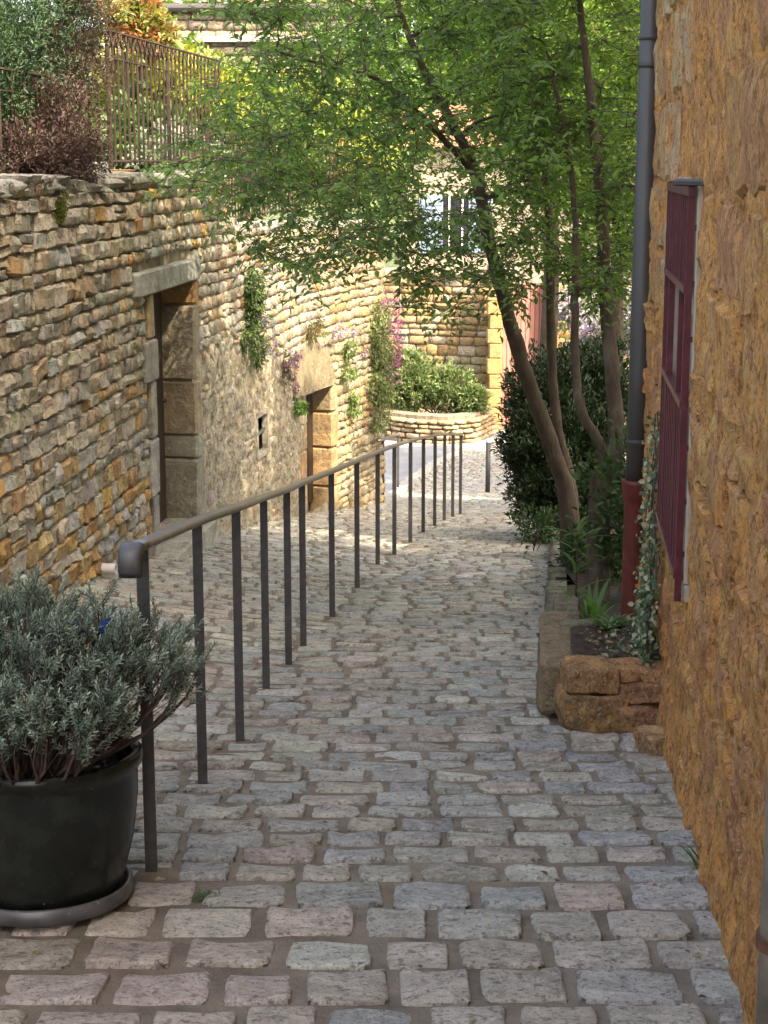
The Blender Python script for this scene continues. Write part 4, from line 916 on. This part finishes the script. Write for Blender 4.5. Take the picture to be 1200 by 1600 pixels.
# litter on the pot soil
lb, ld, nn_, ll, ww, tt = [], [], [], [], [], []
for k in range(260):
    a = rr.uniform(0, 6.28); r_ = Rr * .82 * math.sqrt(rr.random()); q = tilt @ Vector((r_ * math.cos(a), r_ * math.sin(a), Hh - .045)) + pc
    lb.append(tuple(q)); ld.append((rr.gauss(0, 1), rr.gauss(0, 1), rr.gauss(.2, .3))); nn_.append((rr.gauss(0, .3), rr.gauss(0, .3), 1)); l_ = rr.uniform(.01, .03); ll.append(l_); ww.append(l_ * .7); tt.append(rr.choice([(.06, .03, .03), (.1, .05, .04), (.04, .03, .03), (.16, .07, .04)]))
o = link('leaf_litter', leaves_mesh(lb, ld, nn_, ll, ww, tt, 'leaf_litter', M_leafm), pot); o['kind'] = 'stuff'
lb, ld, nn_, ll, ww, tt = [], [], [], [], [], []
for k in range(330):
    if k < 150: Y_ = rr.uniform(q1.y + .2, ybk - .05); X_ = rr.uniform(q0.x + .2, rwx(Y_) - .03); Z_ = top - .02
    else:
        Y_ = 2.8 + 12 * rr.random() ** 1.6; X_ = rr.choice([lane_right(Y_) - abs(rr.gauss(0, .18)), rr.uniform(wx(Y_) + .1, lane_right(Y_) - .1)]); Z_ = G(X_, Y_) + .006
    lb.append((X_, Y_, Z_)); ld.append((rr.gauss(0, 1), rr.gauss(0, 1), rr.gauss(.1, .15))); nn_.append((rr.gauss(0, .2), rr.gauss(0, .2), 1)); l_ = rr.uniform(.012, .03); ll.append(l_); ww.append(l_ * .6); tt.append(rr.choice([(.16, .09, .05), (.25, .16, .08), (.09, .06, .04), (.3, .26, .12)]))
o = link('fallen_leaves', leaves_mesh(lb, ld, nn_, ll, ww, tt, 'fallen_leaves', M_leafm)); tag(o, 'small dry leaves scattered on the setts and the planter soil', 'leaves', None, 'stuff')
# blue ornament among the twigs
oc = P(140, 1000, tz_ - .15); orn = thing('garden_ornament', oc - Vector((0, 0, .2)), 'blue butterfly-shaped ornament with an orange spot half hidden in the potted shrub', 'ornament')
for sg in (-1, 1):
    poly = [(1.25 * x_, 1.25 * z_) for x_, z_ in [(0, -.03), (.02, -.045), (.045, -.04), (.05, -.015), (.035, 0), (.055, .02), (.05, .045), (.025, .04), (0, .01)]]
    MB().prism([oc + Vector((sg * x, sg * x * .4 + .0, z)) for x, z in poly], (0, .006, 0)).build('wing', M_blue, orn)
MB().tube([oc + Vector((0, -.004, -.045)), oc + Vector((0, -.006, .0)), oc + Vector((0, -.004, .04))], [.004, .008, .005], 8).build('body', M_orange, orn, True)
MB().tube([oc + Vector((0, .004, -.04)), sc0 + Vector((.1, .05, 0))], .003, 6).build('stake', M_iron, orn)

# ------------------------------------------------------------ plants on the left wall
def hanging(label, pxs, z, n, cols, ln=.045, wd=.016, rad=.12, group='flowering plants hanging on the rubble wall', fl=None, nfl=0):
    pts_ = [hit_lwall(*q) for q in pxs]; base = pts_[0]
    r = shrub('hanging_plant', label, 'plant', base, [(p + wframe(min(19.7, p.y))[1] * .06, (rad, rad * 1.1, rad * 1.2)) for p in pts_], n, ln, wd, cols, group=group, up=-.1, droop=.4, stems=4, stemr=.004, clump=9, shell=.1)
    if fl:
        pf = [hit_lwall(*q) for q in fl[0]]
        shrub('', '', '', base, [(p + wframe(min(19.7, p.y))[1] * .12, (rad * .8, rad * .9, rad)) for p in pf], nfl, .028, .026, fl[1], M_flower, parent=r, part='flowers', stems=0, clump=7, shell=.3)
    return r
hanging('green and purple trailing plant beside the first doorway', ((385, 470), (388, 500), (378, 530), (392, 550), (385, 445)), 0, 3000, [(.10, .16, .06), (.14, .19, .08), (.07, .12, .05)], rad=.14, fl=(((402, 545), (385, 508), (398, 430)), [(.22, .15, .4), (.3, .2, .45)]), nfl=160)
hanging('big grey-green cascade with magenta flowers at the far wall corner', ((585, 490), (582, 530), (585, 570), (588, 610), (582, 650), (590, 550), (580, 600)), 0, 5200, [(.18, .23, .10), (.24, .28, .13), (.13, .18, .08)], rad=.20, fl=(((596, 480), (597, 520), (598, 560), (594, 500), (597, 540), (598, 580)), [(.42, .12, .34), (.40, .18, .40), (.5, .25, .42)]), nfl=1500)
hanging('thin pink and lilac sprigs above the slit window', ((442, 560), (440, 590)), 0, 260, [(.18, .16, .12)], rad=.10, fl=(((442, 550), (440, 575), (443, 600)), [(.35, .2, .33), (.4, .26, .4)]), nfl=260)
hanging('green tuft with lilac flowers right of the pointed lintel', ((538, 545), (535, 580)), 0, 700, [(.16, .24, .09)], rad=.12, fl=(((552, 545), (530, 520), (520, 520)), [(.4, .28, .5)]), nfl=160)
hanging('bright green fern tuft at the left end of the pointed lintel', ((461, 634),), 0, 400, [(.12, .24, .05)], rad=.08)
hanging('low green tuft on the lit wall between door and cascade', ((545, 622), (545, 640)), 0, 420, [(.16, .24, .08)], rad=.09)
hanging('dry grass tuft on top of the pointed lintel', ((478, 520), (490, 515)), 0, 500, [(.16, .17, .08), (.2, .16, .09)], rad=.10)
for lab, xy in (('dark green moss cushion near the top of the rubble wall', ((95, 310), (92, 325))), ('small moss cushion below the larger one on the rubble wall', ((88, 336),))):
    pts_ = [hit_lwall(*q) for q in xy]; shrub('moss_cushion', lab, 'moss', pts_[0], [(p + Vector((.0, 0, 0)), (.05, .07, .06)) for p in pts_], 900, .014, .007, [(.07, .09, .02), (.1, .12, .02)], stems=0, group='moss on the rubble wall', clump=6, shell=.4)

# ------------------------------------------------------------ fences on the wall
def fence(label, Ya, Yb, n, zb, zt_, inn, scroll, group='iron fences on the rubble wall'):
    f0 = Vector((wx(Ya), Ya, zb)) - wframe(Ya)[1] * inn; root = thing('iron_fence', f0, label, 'fence', group)
    def fp(Y, z): n_ = wframe(Y)[1]; return Vector((wx(Y) - n_.x * inn, Y - n_.y * inn, z))
    bar = MB().tube([(0, 0, 0), (0, 0, 1)], .009, 6); bme = mesh_from('bar', bar.v, bar.f, M_fence)
    kn = MB().lathe([(.0, -.014), (.014, -.006), (.014, .006), (0, .014)], (0, 0, 0), 8)
    ring = MB(); RN = 14; ring.tube([(0, -.056 * math.cos(a), .05 * math.sin(a)) for a in [2 * math.pi * k / RN for k in range(RN + 1)]], .0065, 5, False); rme = mesh_from('scroll_ring', ring.v, ring.f, M_fence)
    for k in range(n):
        Y = Ya + (Yb - Ya) * k / (n - 1); p_ = fp(Y, zb); post = k % 13 == 0
        o = bpy.data.objects.new('post' if post else 'bar', bme); C.objects.link(o); par(o, root); o.matrix_basis = Matrix.Translation(p_ - Vector((0, 0, .06 if post else 0))) @ Matrix.Diagonal((1.9 if post else 1, 1.9 if post else 1, zt_ - zb - (.10 if scroll else 0) + (.06 if post else 0), 1))
        if scroll:
            o = bpy.data.objects.new('scroll_ring', rme); C.objects.link(o); par(o, root); o.matrix_basis = Matrix.Translation(fp(Y, zt_ - .052)) 
    for z, r_ in ((zt_, .011), (zb + .03, .010), (zb + (zt_ - zb) * .8, .006)): MB().tube([fp(Ya + (Yb - Ya) * i / 14, z) for i in range(15)], r_, 6).build('rail', M_fence, root)
    return root
wl = lambda px, py, inn: hit(px, py, lambda p: p.x - wx(min(19.8, p.y)) + inn, 3, 19.7)
a = wl(165, 58, .3); b = wl(340, 85, .3); c_ = wl(165, 272, .3); print('fence', a, b, c_)
zt1 = (a.z + b.z) / 2
fence('rusty iron fence section with a scrolled top standing on the rubble wall', a.y, b.y, 28, c_.z + .06, zt1, .3, True)
fence('lower iron bar fence half hidden behind the plum leaves', 14.3, 19.4, 46, 1.02, 1.85, .3, False)
fence('iron fence section overgrown by the brown and green hedge', 5.5, a.y - .25, 26, c_.z, c_.z + .62, .3, False)
q = wl(192, 283, .12); tag(MB().lathe([(0, 0), (.075, 0), (.09, .02), (.085, .025), (.07, .008), (0, .008)], (q.x, q.y, ltop(q.y) + .05), 24).build('dish', M_terra, None, True), 'shallow terracotta dish lying on top of the rubble wall below the fence', 'dish')
q = wl(150, 275, .2); tag(MB().box((q.x, q.y, ltop(q.y) + .085), (.14, .2, .11), None, .008).build('concrete_block', M_conc), 'small grey concrete block on the rubble wall at the fence foot', 'block')
# hedge and garden behind the fence
BR = [(.075, .045, .042), (.10, .06, .055), (.055, .035, .033)]; CG = [(.045, .085, .04), (.06, .11, .05), (.035, .07, .035)]
shrub('dead_hedge', 'brown dying hedge spilling over the fence at the left', 'hedge', Vector((-2.6, 9.8, 1.4)), [(P(120, 120, 10.4), (.26, .35, .45)), (P(110, 200, 10), (.27, .35, .35)), (P(60, 235, 9.4), (.28, .35, .28)), (P(130, 40, 10.6), (.2, .35, .4)), (P(120, 245, 9.7), (.2, .3, .2)), (P(30, 240, 9.1), (.22, .3, .2)), (P(70, 180, 9.6), (.2, .3, .3)), (P(75, 250, 9.3), (.2, .3, .16))], 26000, .03, .009, BR, up=.2, clump=16, shell=.1, stemr=.012)
shrub('conifer_hedge', 'bluish green conifer hedge at the top left corner', 'hedge', Vector((-3., 9.2, 1.4)), [(P(10, 60, 9.4), (.42, .5, .6)), (P(-5, 150, 9.2), (.2, .4, .35)), (P(75, 70, 10.6), (.3, .4, .45)), (P(100, -60, 10.4), (.5, .5, .5)), (P(-90, 130, 9.4), (.4, .6, .8))], 30000, .035, .010, CG, M_yew, up=.3, clump=16, shell=.1, stemr=.02)
gy = 'sunlit garden shrubs behind the iron fence'
YG = [(.28, .30, .05), (.20, .26, .05), (.34, .34, .06)]
def gsh(lab, px, py, z, r, n, cols, ln=.09, m=None):
    c = P(px, py, z); shrub('garden_shrub', lab, 'bush', Vector((c.x, c.y, 1.35)), [(c, r), (c + Vector((r[0] * .5, 0, -r[2] * .5)), r)], n, ln, ln * .45, cols, m, group=gy, clump=12, shell=.2)
gsh('golden yellow-green bush right behind the scrolled fence', 235, 130, 15.5, (.7, .6, .35), 4500, YG)
gsh('mid green bush below the golden bush', 230, 215, 15.0, (.55, .5, .42), 4500, [(.07, .12, .04), (.10, .17, .05)])
gsh('yellow-green bush at the right end of the scrolled fence', 330, 150, 17.5, (.6, .6, .6), 4500, [(.22, .28, .06), (.16, .24, .05)])
gsh('pale flowering bush low behind the scrolled fence', 265, 235, 14.2, (.4, .3, .25), 2500, [(.3, .34, .28), (.5, .5, .48), (.1, .15, .07)], .05)
gsh('orange tipped bush above the brown hedge', 205, 25, 14.8, (.28, .3, .28), 2200, [(.38, .17, .09), (.42, .30, .13), (.22, .25, .09), (.3, .28, .1)], .08)
gsh('yellow bush behind the lower fence', 470, 190, 21, (.9, .6, .7), 4200, [(.38, .36, .06), (.25, .3, .06), (.12, .2, .05)], .1)
gsh('green bush behind the lower fence', 395, 200, 19.5, (.7, .6, .7), 4200, [(.10, .18, .05), (.2, .28, .07)], .1)
gsh('tall green bush at the end of the lower fence', 545, 150, 24, (.9, .8, 1.4), 5200, [(.08, .15, .04), (.14, .22, .06)], .12)

# ------------------------------------------------------------ the far side of the lower street
def far_wall(name, label, A, Bp, zbase, ztop, th, cols, cap, hrange, wrange, cope=None, cat='stone wall', core_m=M_mortar):
    A = Vector(A); Bp = Vector(Bp); d = (Bp - A); d.z = 0; L = d.length; d.normalize(); n = Vector((d.y, -d.x, 0))
    if n.y > 0: n = -n
    root = thing(name, (A.x, A.y, zbase), label, cat)
    MB().prism([A - n * .03 + Vector((0, 0, zbase - .3 - A.z)), A + d * L - n * .03 + Vector((0, 0, zbase - .3 - A.z)), A + d * L - n * .03 + Vector((0, 0, ztop - .02 - A.z)), A - n * .03 + Vector((0, 0, ztop - .02 - A.z))], -n * th).build('wall_core', core_m, root)
    f = Field('stone', STONES, M_ws_o, M_ws_t, root, cap, 'small_stones'); Z = zbase - .05
    while Z < ztop - .05:
        h = random.uniform(*hrange); t = 0
        while t < L:
            wd = min(random.uniform(*wrange), L - t + .02); pos = A + d * (t + wd / 2); pos.z = Z + h / 2; pos += n * random.uniform(-.06, -.02)
            f.add(frame(pos, d if n.dot(Vector((d.y, -d.x, 0))) < 0 else d * -1, n, Vector((0, 0, 1)), wd - .02, .14, h - .018), random.randrange(14), jit(random.choice(cols), .14), score(pos, math.sqrt(wd * h))); t += wd
        Z += h
    if cope:
        t = 0
        while t < L:
            wd = random.uniform(.18, .4); pos = A + d * (t + wd / 2) - n * .15; pos.z = ztop + .06
            f.add(frame(pos + Vector((0, 0, random.uniform(-.03, .03))), d * -1, n, Vector((0, 0, 1)), wd, .5, random.uniform(.14, .24)), random.randrange(14), jit(cope, .15), score(pos, .2)); t += wd
    f.build(); return root
YLW = [(.44, .31, .15), (.46, .36, .21), (.42, .29, .15), (.44, .38, .27), (.41, .28, .14)]
fa = P(560, 640, 38.5); fb = P(766, 650, 37); zt_f = P(680, 425, 37.8).z
far_wall('far_wall', 'sunlit yellow stone garden wall across the lower street', (fa.x - 9, fa.y + 2, 0), (fb.x, fb.y, 0), G0(37), zt_f, .45, YLW, 200, (.14, .26), (.2, .55), cope=(.34, .29, .21))
# curved planter wall
pcn = thing('bush_planter', P(680, 690, 35), 'low curved planter wall of flat tan stones under the sunlit bush', 'planter'); fp_ = Field('stone', STONES, M_ws_o, M_ws_t, pcn, 150, 'small_stones')
PW = [P(570, 682, 35.8), P(610, 685, 35.0), P(650, 688, 34.6), P(700, 692, 34.4), P(740, 688, 34.7), P(768, 680, 35.8)]
arc = []
for i in range(len(PW) - 1):
    for k in range(8): arc.append(PW[i].lerp(PW[i + 1], k / 8))
arc.append(PW[-1]); zb0 = G0(34.4); ht = P(680, 650, 34.5).z - zb0; m = MB()
for a, b in zip(arc[:-1], arc[1:]): m.add([(a.x, a.y + .08, zb0 - .2), (b.x, b.y + .08, zb0 - .2), (b.x, b.y + .08, zb0 + ht), (a.x, a.y + .08, zb0 + ht), (b.x, b.y + .5, zb0 + ht), (a.x, a.y + .5, zb0 + ht)], [(0, 1, 2, 3), (3, 2, 4, 5)])
m.build('wall_core', M_mortar, pcn)
sl_ = [0]
for a, b in zip(arc[:-1], arc[1:]): sl_.append(sl_[-1] + (Vector((a.x, a.y)) - Vector((b.x, b.y))).length)
ax_, ay_ = [a.x for a in arc], [a.y for a in arc]; Z = zb0 - .02
for h in (.12, .13, .11, .10, .10):
    t = random.uniform(0, .1)
    while t < sl_[-1] - .1:
        wd = random.uniform(.2, .42); c = Vector((np.interp(t + wd / 2, sl_, ax_), np.interp(t + wd / 2, sl_, ay_), Z + h / 2)); e1 = Vector((np.interp(t + wd / 2 + .1, sl_, ax_), np.interp(t + wd / 2 + .1, sl_, ay_), Z + h / 2)); d = (e1 - c).normalized(); n = Vector((d.y, -d.x, 0))
        fp_.add(frame(c, d * -1, n, Vector((0, 0, 1)), wd - .02, .2, h - .018), random.randrange(14), jit(random.choice([(.46, .34, .2), (.5, .38, .25), (.42, .3, .18)]), .12), score(c, .2)); t += wd
    Z += h
fp_.build()
shrub('garden_bush', 'rounded grey-green bush filling the curved stone planter', 'bush', P(680, 650, 35.5), [(P(650, 605, 35.6), (.75, .6, .62)), (P(705, 610, 35.6), (.75, .6, .62)), (P(625, 600, 35.9), (.55, .5, .7)), (P(735, 630, 35.4), (.4, .4, .42)), (P(640, 575, 36), (.5, .4, .4))], 15000, .11, .04, [(.10, .16, .06), (.14, .2, .08), (.19, .22, .10)], clump=10, shell=.3, stemr=.02)
# gate pillars and pink gate
def pillar(label, xa, xb, yt, yb, z, blk):
    a = P(xa, yb, z); b = P(xb, yb, z); zt2 = P(xa, yt, z).z; g_ = G0(a.y); root = thing('gate_pillar', ((a.x + b.x) / 2, a.y, g_), label, 'pillar', 'yellow stone pillars of the pink gate'); Z = g_ - .1; i = 0
    while Z < zt2:
        h = blk * random.uniform(.8, 1.2); wv = (b.x - a.x) * (1.0 if i % 2 else 1.16); o = MB().box(((a.x + b.x) / 2 - (wv - (b.x - a.x)) / 2, a.y, Z + h / 2), (wv, .5, h - .012), None, .02).build('block', M_dress, root); o.color = (*jit((.46, .28, .115), .08), 1); Z += h; i += 1
    return root
pillar('left yellow stone pillar of the pink gate', 762, 782, 435, 660, 36.4, .38)
pillar('right yellow stone pillar of the pink gate', 848, 868, 440, 660, 36.4, .4)
ga = P(783, 650, 36.5); gb = P(847, 650, 36.5); gt_ = P(800, 440, 36.5).z; g_ = G0(36); gate = thing('board_gate', (ga.x, ga.y, g_), 'tall faded pink gate of vertical boards between the yellow pillars', 'gate')
nb = 9
for i in range(nb): xa = ga.x + (gb.x - ga.x) * i / nb; MB().box((xa + (gb.x - ga.x) / nb / 2, ga.y + .01 * (i % 2), (g_ + gt_) / 2), ((gb.x - ga.x) / nb - .012, .03, gt_ - g_), None, .004).build('board', M_pink, gate)
MB().box(((ga.x + gb.x) / 2, ga.y + .04, (g_ + gt_) / 2), (gb.x - ga.x, .03, gt_ - g_)).build('backing', M_door, gate)
far_wall('far_wall', 'sunlit wall right of the pink gate behind the yew', (P(870, 600, 36.5).x, P(870, 600, 36.5).y, 0), (9.5, 33, 0), G0(36), P(870, 450, 36.5).z, .4, YLW, 100, (.14, .26), (.2, .55))
shrub('wisteria', 'pale purple wisteria hanging behind the dark trunks', 'plant', P(915, 600, 33), [(P(900, 480, 33), (.7, .5, .5)), (P(950, 520, 32), (.8, .5, .5)), (P(985, 500, 31), (.5, .5, .7))], 6000, .09, .06, [(.42, .36, .5), (.5, .45, .56), (.3, .25, .42), (.12, .18, .07)], M_flower, clump=9, shell=.2, droop=.6)
# far house with pale blue shutters
hA = P(630, 400, 47); hB = P(905, 400, 47); ez_ = P(700, 232, 47).z; g_ = G0(45); fh = thing('far_house', (hA.x, hA.y, g_), 'pale rendered house with blue shutters and a clay tile roof beyond the garden wall', 'house')
MB().box(((hA.x + hB.x) / 2 + 1.5, hA.y + 3, (g_ + ez_) / 2), (hB.x - hA.x + 3, 6, ez_ - g_)).build('wall', mat('pale_render', (.33, .27, .21), var=.15, vs=2, bumps=((20, .4, .01),)), fh)
def tiled_roof(root, x0, x1, y0, y1, z0, z1, pitch_n=.26):
    m = MB(); n = int((x1 - x0) / pitch_n) * 6; V = []; rows = int(max(3, (y1 - y0) / .35)); 
    for j in range(rows + 1):
        for s in (0, 1):
            t = j / rows; 
            for i in range(n + 1):
                x = x0 + (x1 - x0) * i / n; V.append((x, y0 + (y1 - y0) * t, z0 + (z1 - z0) * t + .06 * abs(math.sin(math.pi * (x - x0) / pitch_n)) + (.03 if s else 0)))
    for r_ in range(2 * (rows + 1) - 1):
        for i in range(n): m.f.append((r_ * (n + 1) + i, r_ * (n + 1) + i + 1, (r_ + 1) * (n + 1) + i + 1, (r_ + 1) * (n + 1) + i))
    m.v = V; o = m.build('roof', M_tile, root); return o
tiled_roof(fh, hA.x - .4, hB.x + 3.4, hA.y - .4, hA.y + 3.2, ez_, ez_ + 1.3)
wc_ = P(712, 350, 46.8); hw_ = .36
wn = MB().box((wc_.x, hA.y - .01, wc_.z), (.75, .06, 1.7)).build('window', M_glass, fh)
for sx_ in (-1, 1): MB().box((wc_.x + sx_ * .2, hA.y - .05, wc_.z), (.05, .04, 1.7)).build('frame', M_white, wn)
for sx_ in (-1,):
    sh = MB().box((wc_.x - .75, hA.y - .06, wc_.z), (.72, .04, 1.75)).build('shutter', M_blueshut, fh)
    for z in (-.6, 0, .6): MB().box((wc_.x - .75, hA.y - .09, wc_.z + z), (.68, .02, .07)).build('batten', M_blueshut, sh)
MB().box((wc_.x + .75, hA.y - .06, wc_.z), (.72, .04, 1.75)).build('shutter', M_blueshut, fh)
# stone house up left with gutter
u0 = P(165, 95, 27); u1 = P(560, 95, 29); eh = P(250, 14, 27).z; uh = far_wall('stone_house', 'old stone house with a grey gutter and clay tiles above the garden', (u0.x, u0.y, 0), (u1.x, u0.y, 0), 1.2, eh, .5, [(.30, .25, .18), (.26, .22, .17), (.33, .27, .19)], 120, (.12, .2), (.2, .45), cat='house')
MB().tube([(u0.x - .3, u0.y - .12, eh), (u1.x + .3, u0.y - .12, eh)], .07, 10).build('gutter', M_zinc, uh)
tiled_roof(uh, u0.x - .3, u1.x + .3, u0.y - .1, u0.y + 3, eh + .08, eh + 1.2)
MB().box(((u0.x + u1.x) / 2, u0.y - .03, P(300, 62, 27).z), (u1.x - u0.x, .2, .10)).build('ledge', M_conc, uh)

# ------------------------------------------------------------ background trees
def bg_tree(label, px, py, z, r, n, cols, ln, gz_=None, grp='trees behind the lower street'):
    c = px if isinstance(px, Vector) else P(px, py, z); g_ = gz_ if gz_ is not None else G0(c.y) - .3; root = thing('broadleaf_tree', (c.x, c.y, g_), label, 'tree', grp)
    MB().tube([(c.x, c.y, g_), (c.x + .1, c.y, (g_ + c.z) / 2), (c.x, c.y, c.z + r[2] * .5)], [r[0] * .09, r[0] * .06, r[0] * .02], 9).build('trunk', M_bark, root, True)
    bl = [(c, (r[0] * .6, r[1] * .6, r[2] * .6))]
    for k in range(9): dv = rdir(1)[0]; bl.append((c + Vector((dv[0] * r[0] * .6, dv[1] * r[1] * .6, dv[2] * r[2] * .6)), (r[0] * .45, r[1] * .45, r[2] * .4)))
    shrub('', '', '', Vector((c.x, c.y, g_)), bl, n, ln, ln * .55, cols, M_leaf, parent=root, part='crown', stems=0, clump=16, shell=.3); return root
T1 = [(.07, .13, .03), (.10, .17, .04), (.05, .10, .03)]; T2 = [(.12, .20, .045), (.16, .24, .05), (.09, .16, .04)]
bg_tree('bright green tree standing behind the yew and the trunks', 960, 230, 19, (1.5, 1.5, 2.0), 14000, T2, .10)
bg_tree('light green tree close behind the drain pipe', 1060, 120, 16, (1.3, 1.5, 2.0), 11000, T2, .09)
bg_tree('green tree above the wisteria', 860, 60, 27, (2.4, 2, 2.6), 12000, T2, .14)
def shade_tree(label, X, Y, Z, rr_, n): bg_tree(label, Vector((X, Y, Z)), 0, 0, rr_, n, T1, .24, grp='trees added right of the lane for shade')  # trees added to keep direct sun off the far setts and asphalt
shade_tree('tree added for shade right behind the gable of the ochre house', 5.7, 10.9, 5.9, (2.6, 2.5, 2.5), 24000)
shade_tree('tall tree added for shade right of the lane beyond the ochre house', 6.9, 16.3, 4.9, (2.6, 2.6, 2.4), 14000)
shade_tree('middle one of the trees added to shade the lane', 7.6, 20.6, 4.2, (2.9, 2.8, 2.6), 14000)
shade_tree('spreading tree added for shade right of the lane level with the bollard', 6.9, 25.4, 3.6, (3.2, 3., 2.6), 14000)
bg_tree('tall dark tree far behind the pink gate', 820, 60, 60, (5, 4, 6), 9000, T1, .36)
bg_tree('broad tree behind the blue-shuttered house', 660, 60, 62, (6, 4, 5.5), 9000, T1, .36)
bg_tree('light green tree behind the stone house and the fence', 520, 40, 55, (5, 4, 5.5), 9000, T2, .34)
bg_tree('rounded tree at the left of the stone house', 60, -40, 45, (5, 4, 6), 8000, T1, .3, 1.0)
bg_tree('far tree rising over the roof of the stone house', 330, -120, 60, (7, 4, 5.0), 9000, T1, .36, 0.)
bg_tree('far tree to the right of the lower street', 1010, 80, 50, (5, 4, 6), 8000, T1, .34)
bg_tree('wide tree behind the ochre house', 1180, 100, 45, (5, 4, 6), 5000, T1, .34)
print('objects', len(bpy.data.objects), 'tris', sum(len(o.data.loop_triangles) if False else sum(len(p.vertices) - 2 for p in o.data.polygons) if len(o.data.polygons) < 3000 else len(o.data.polygons) * 2 for o in bpy.data.objects if o.type == 'MESH'))
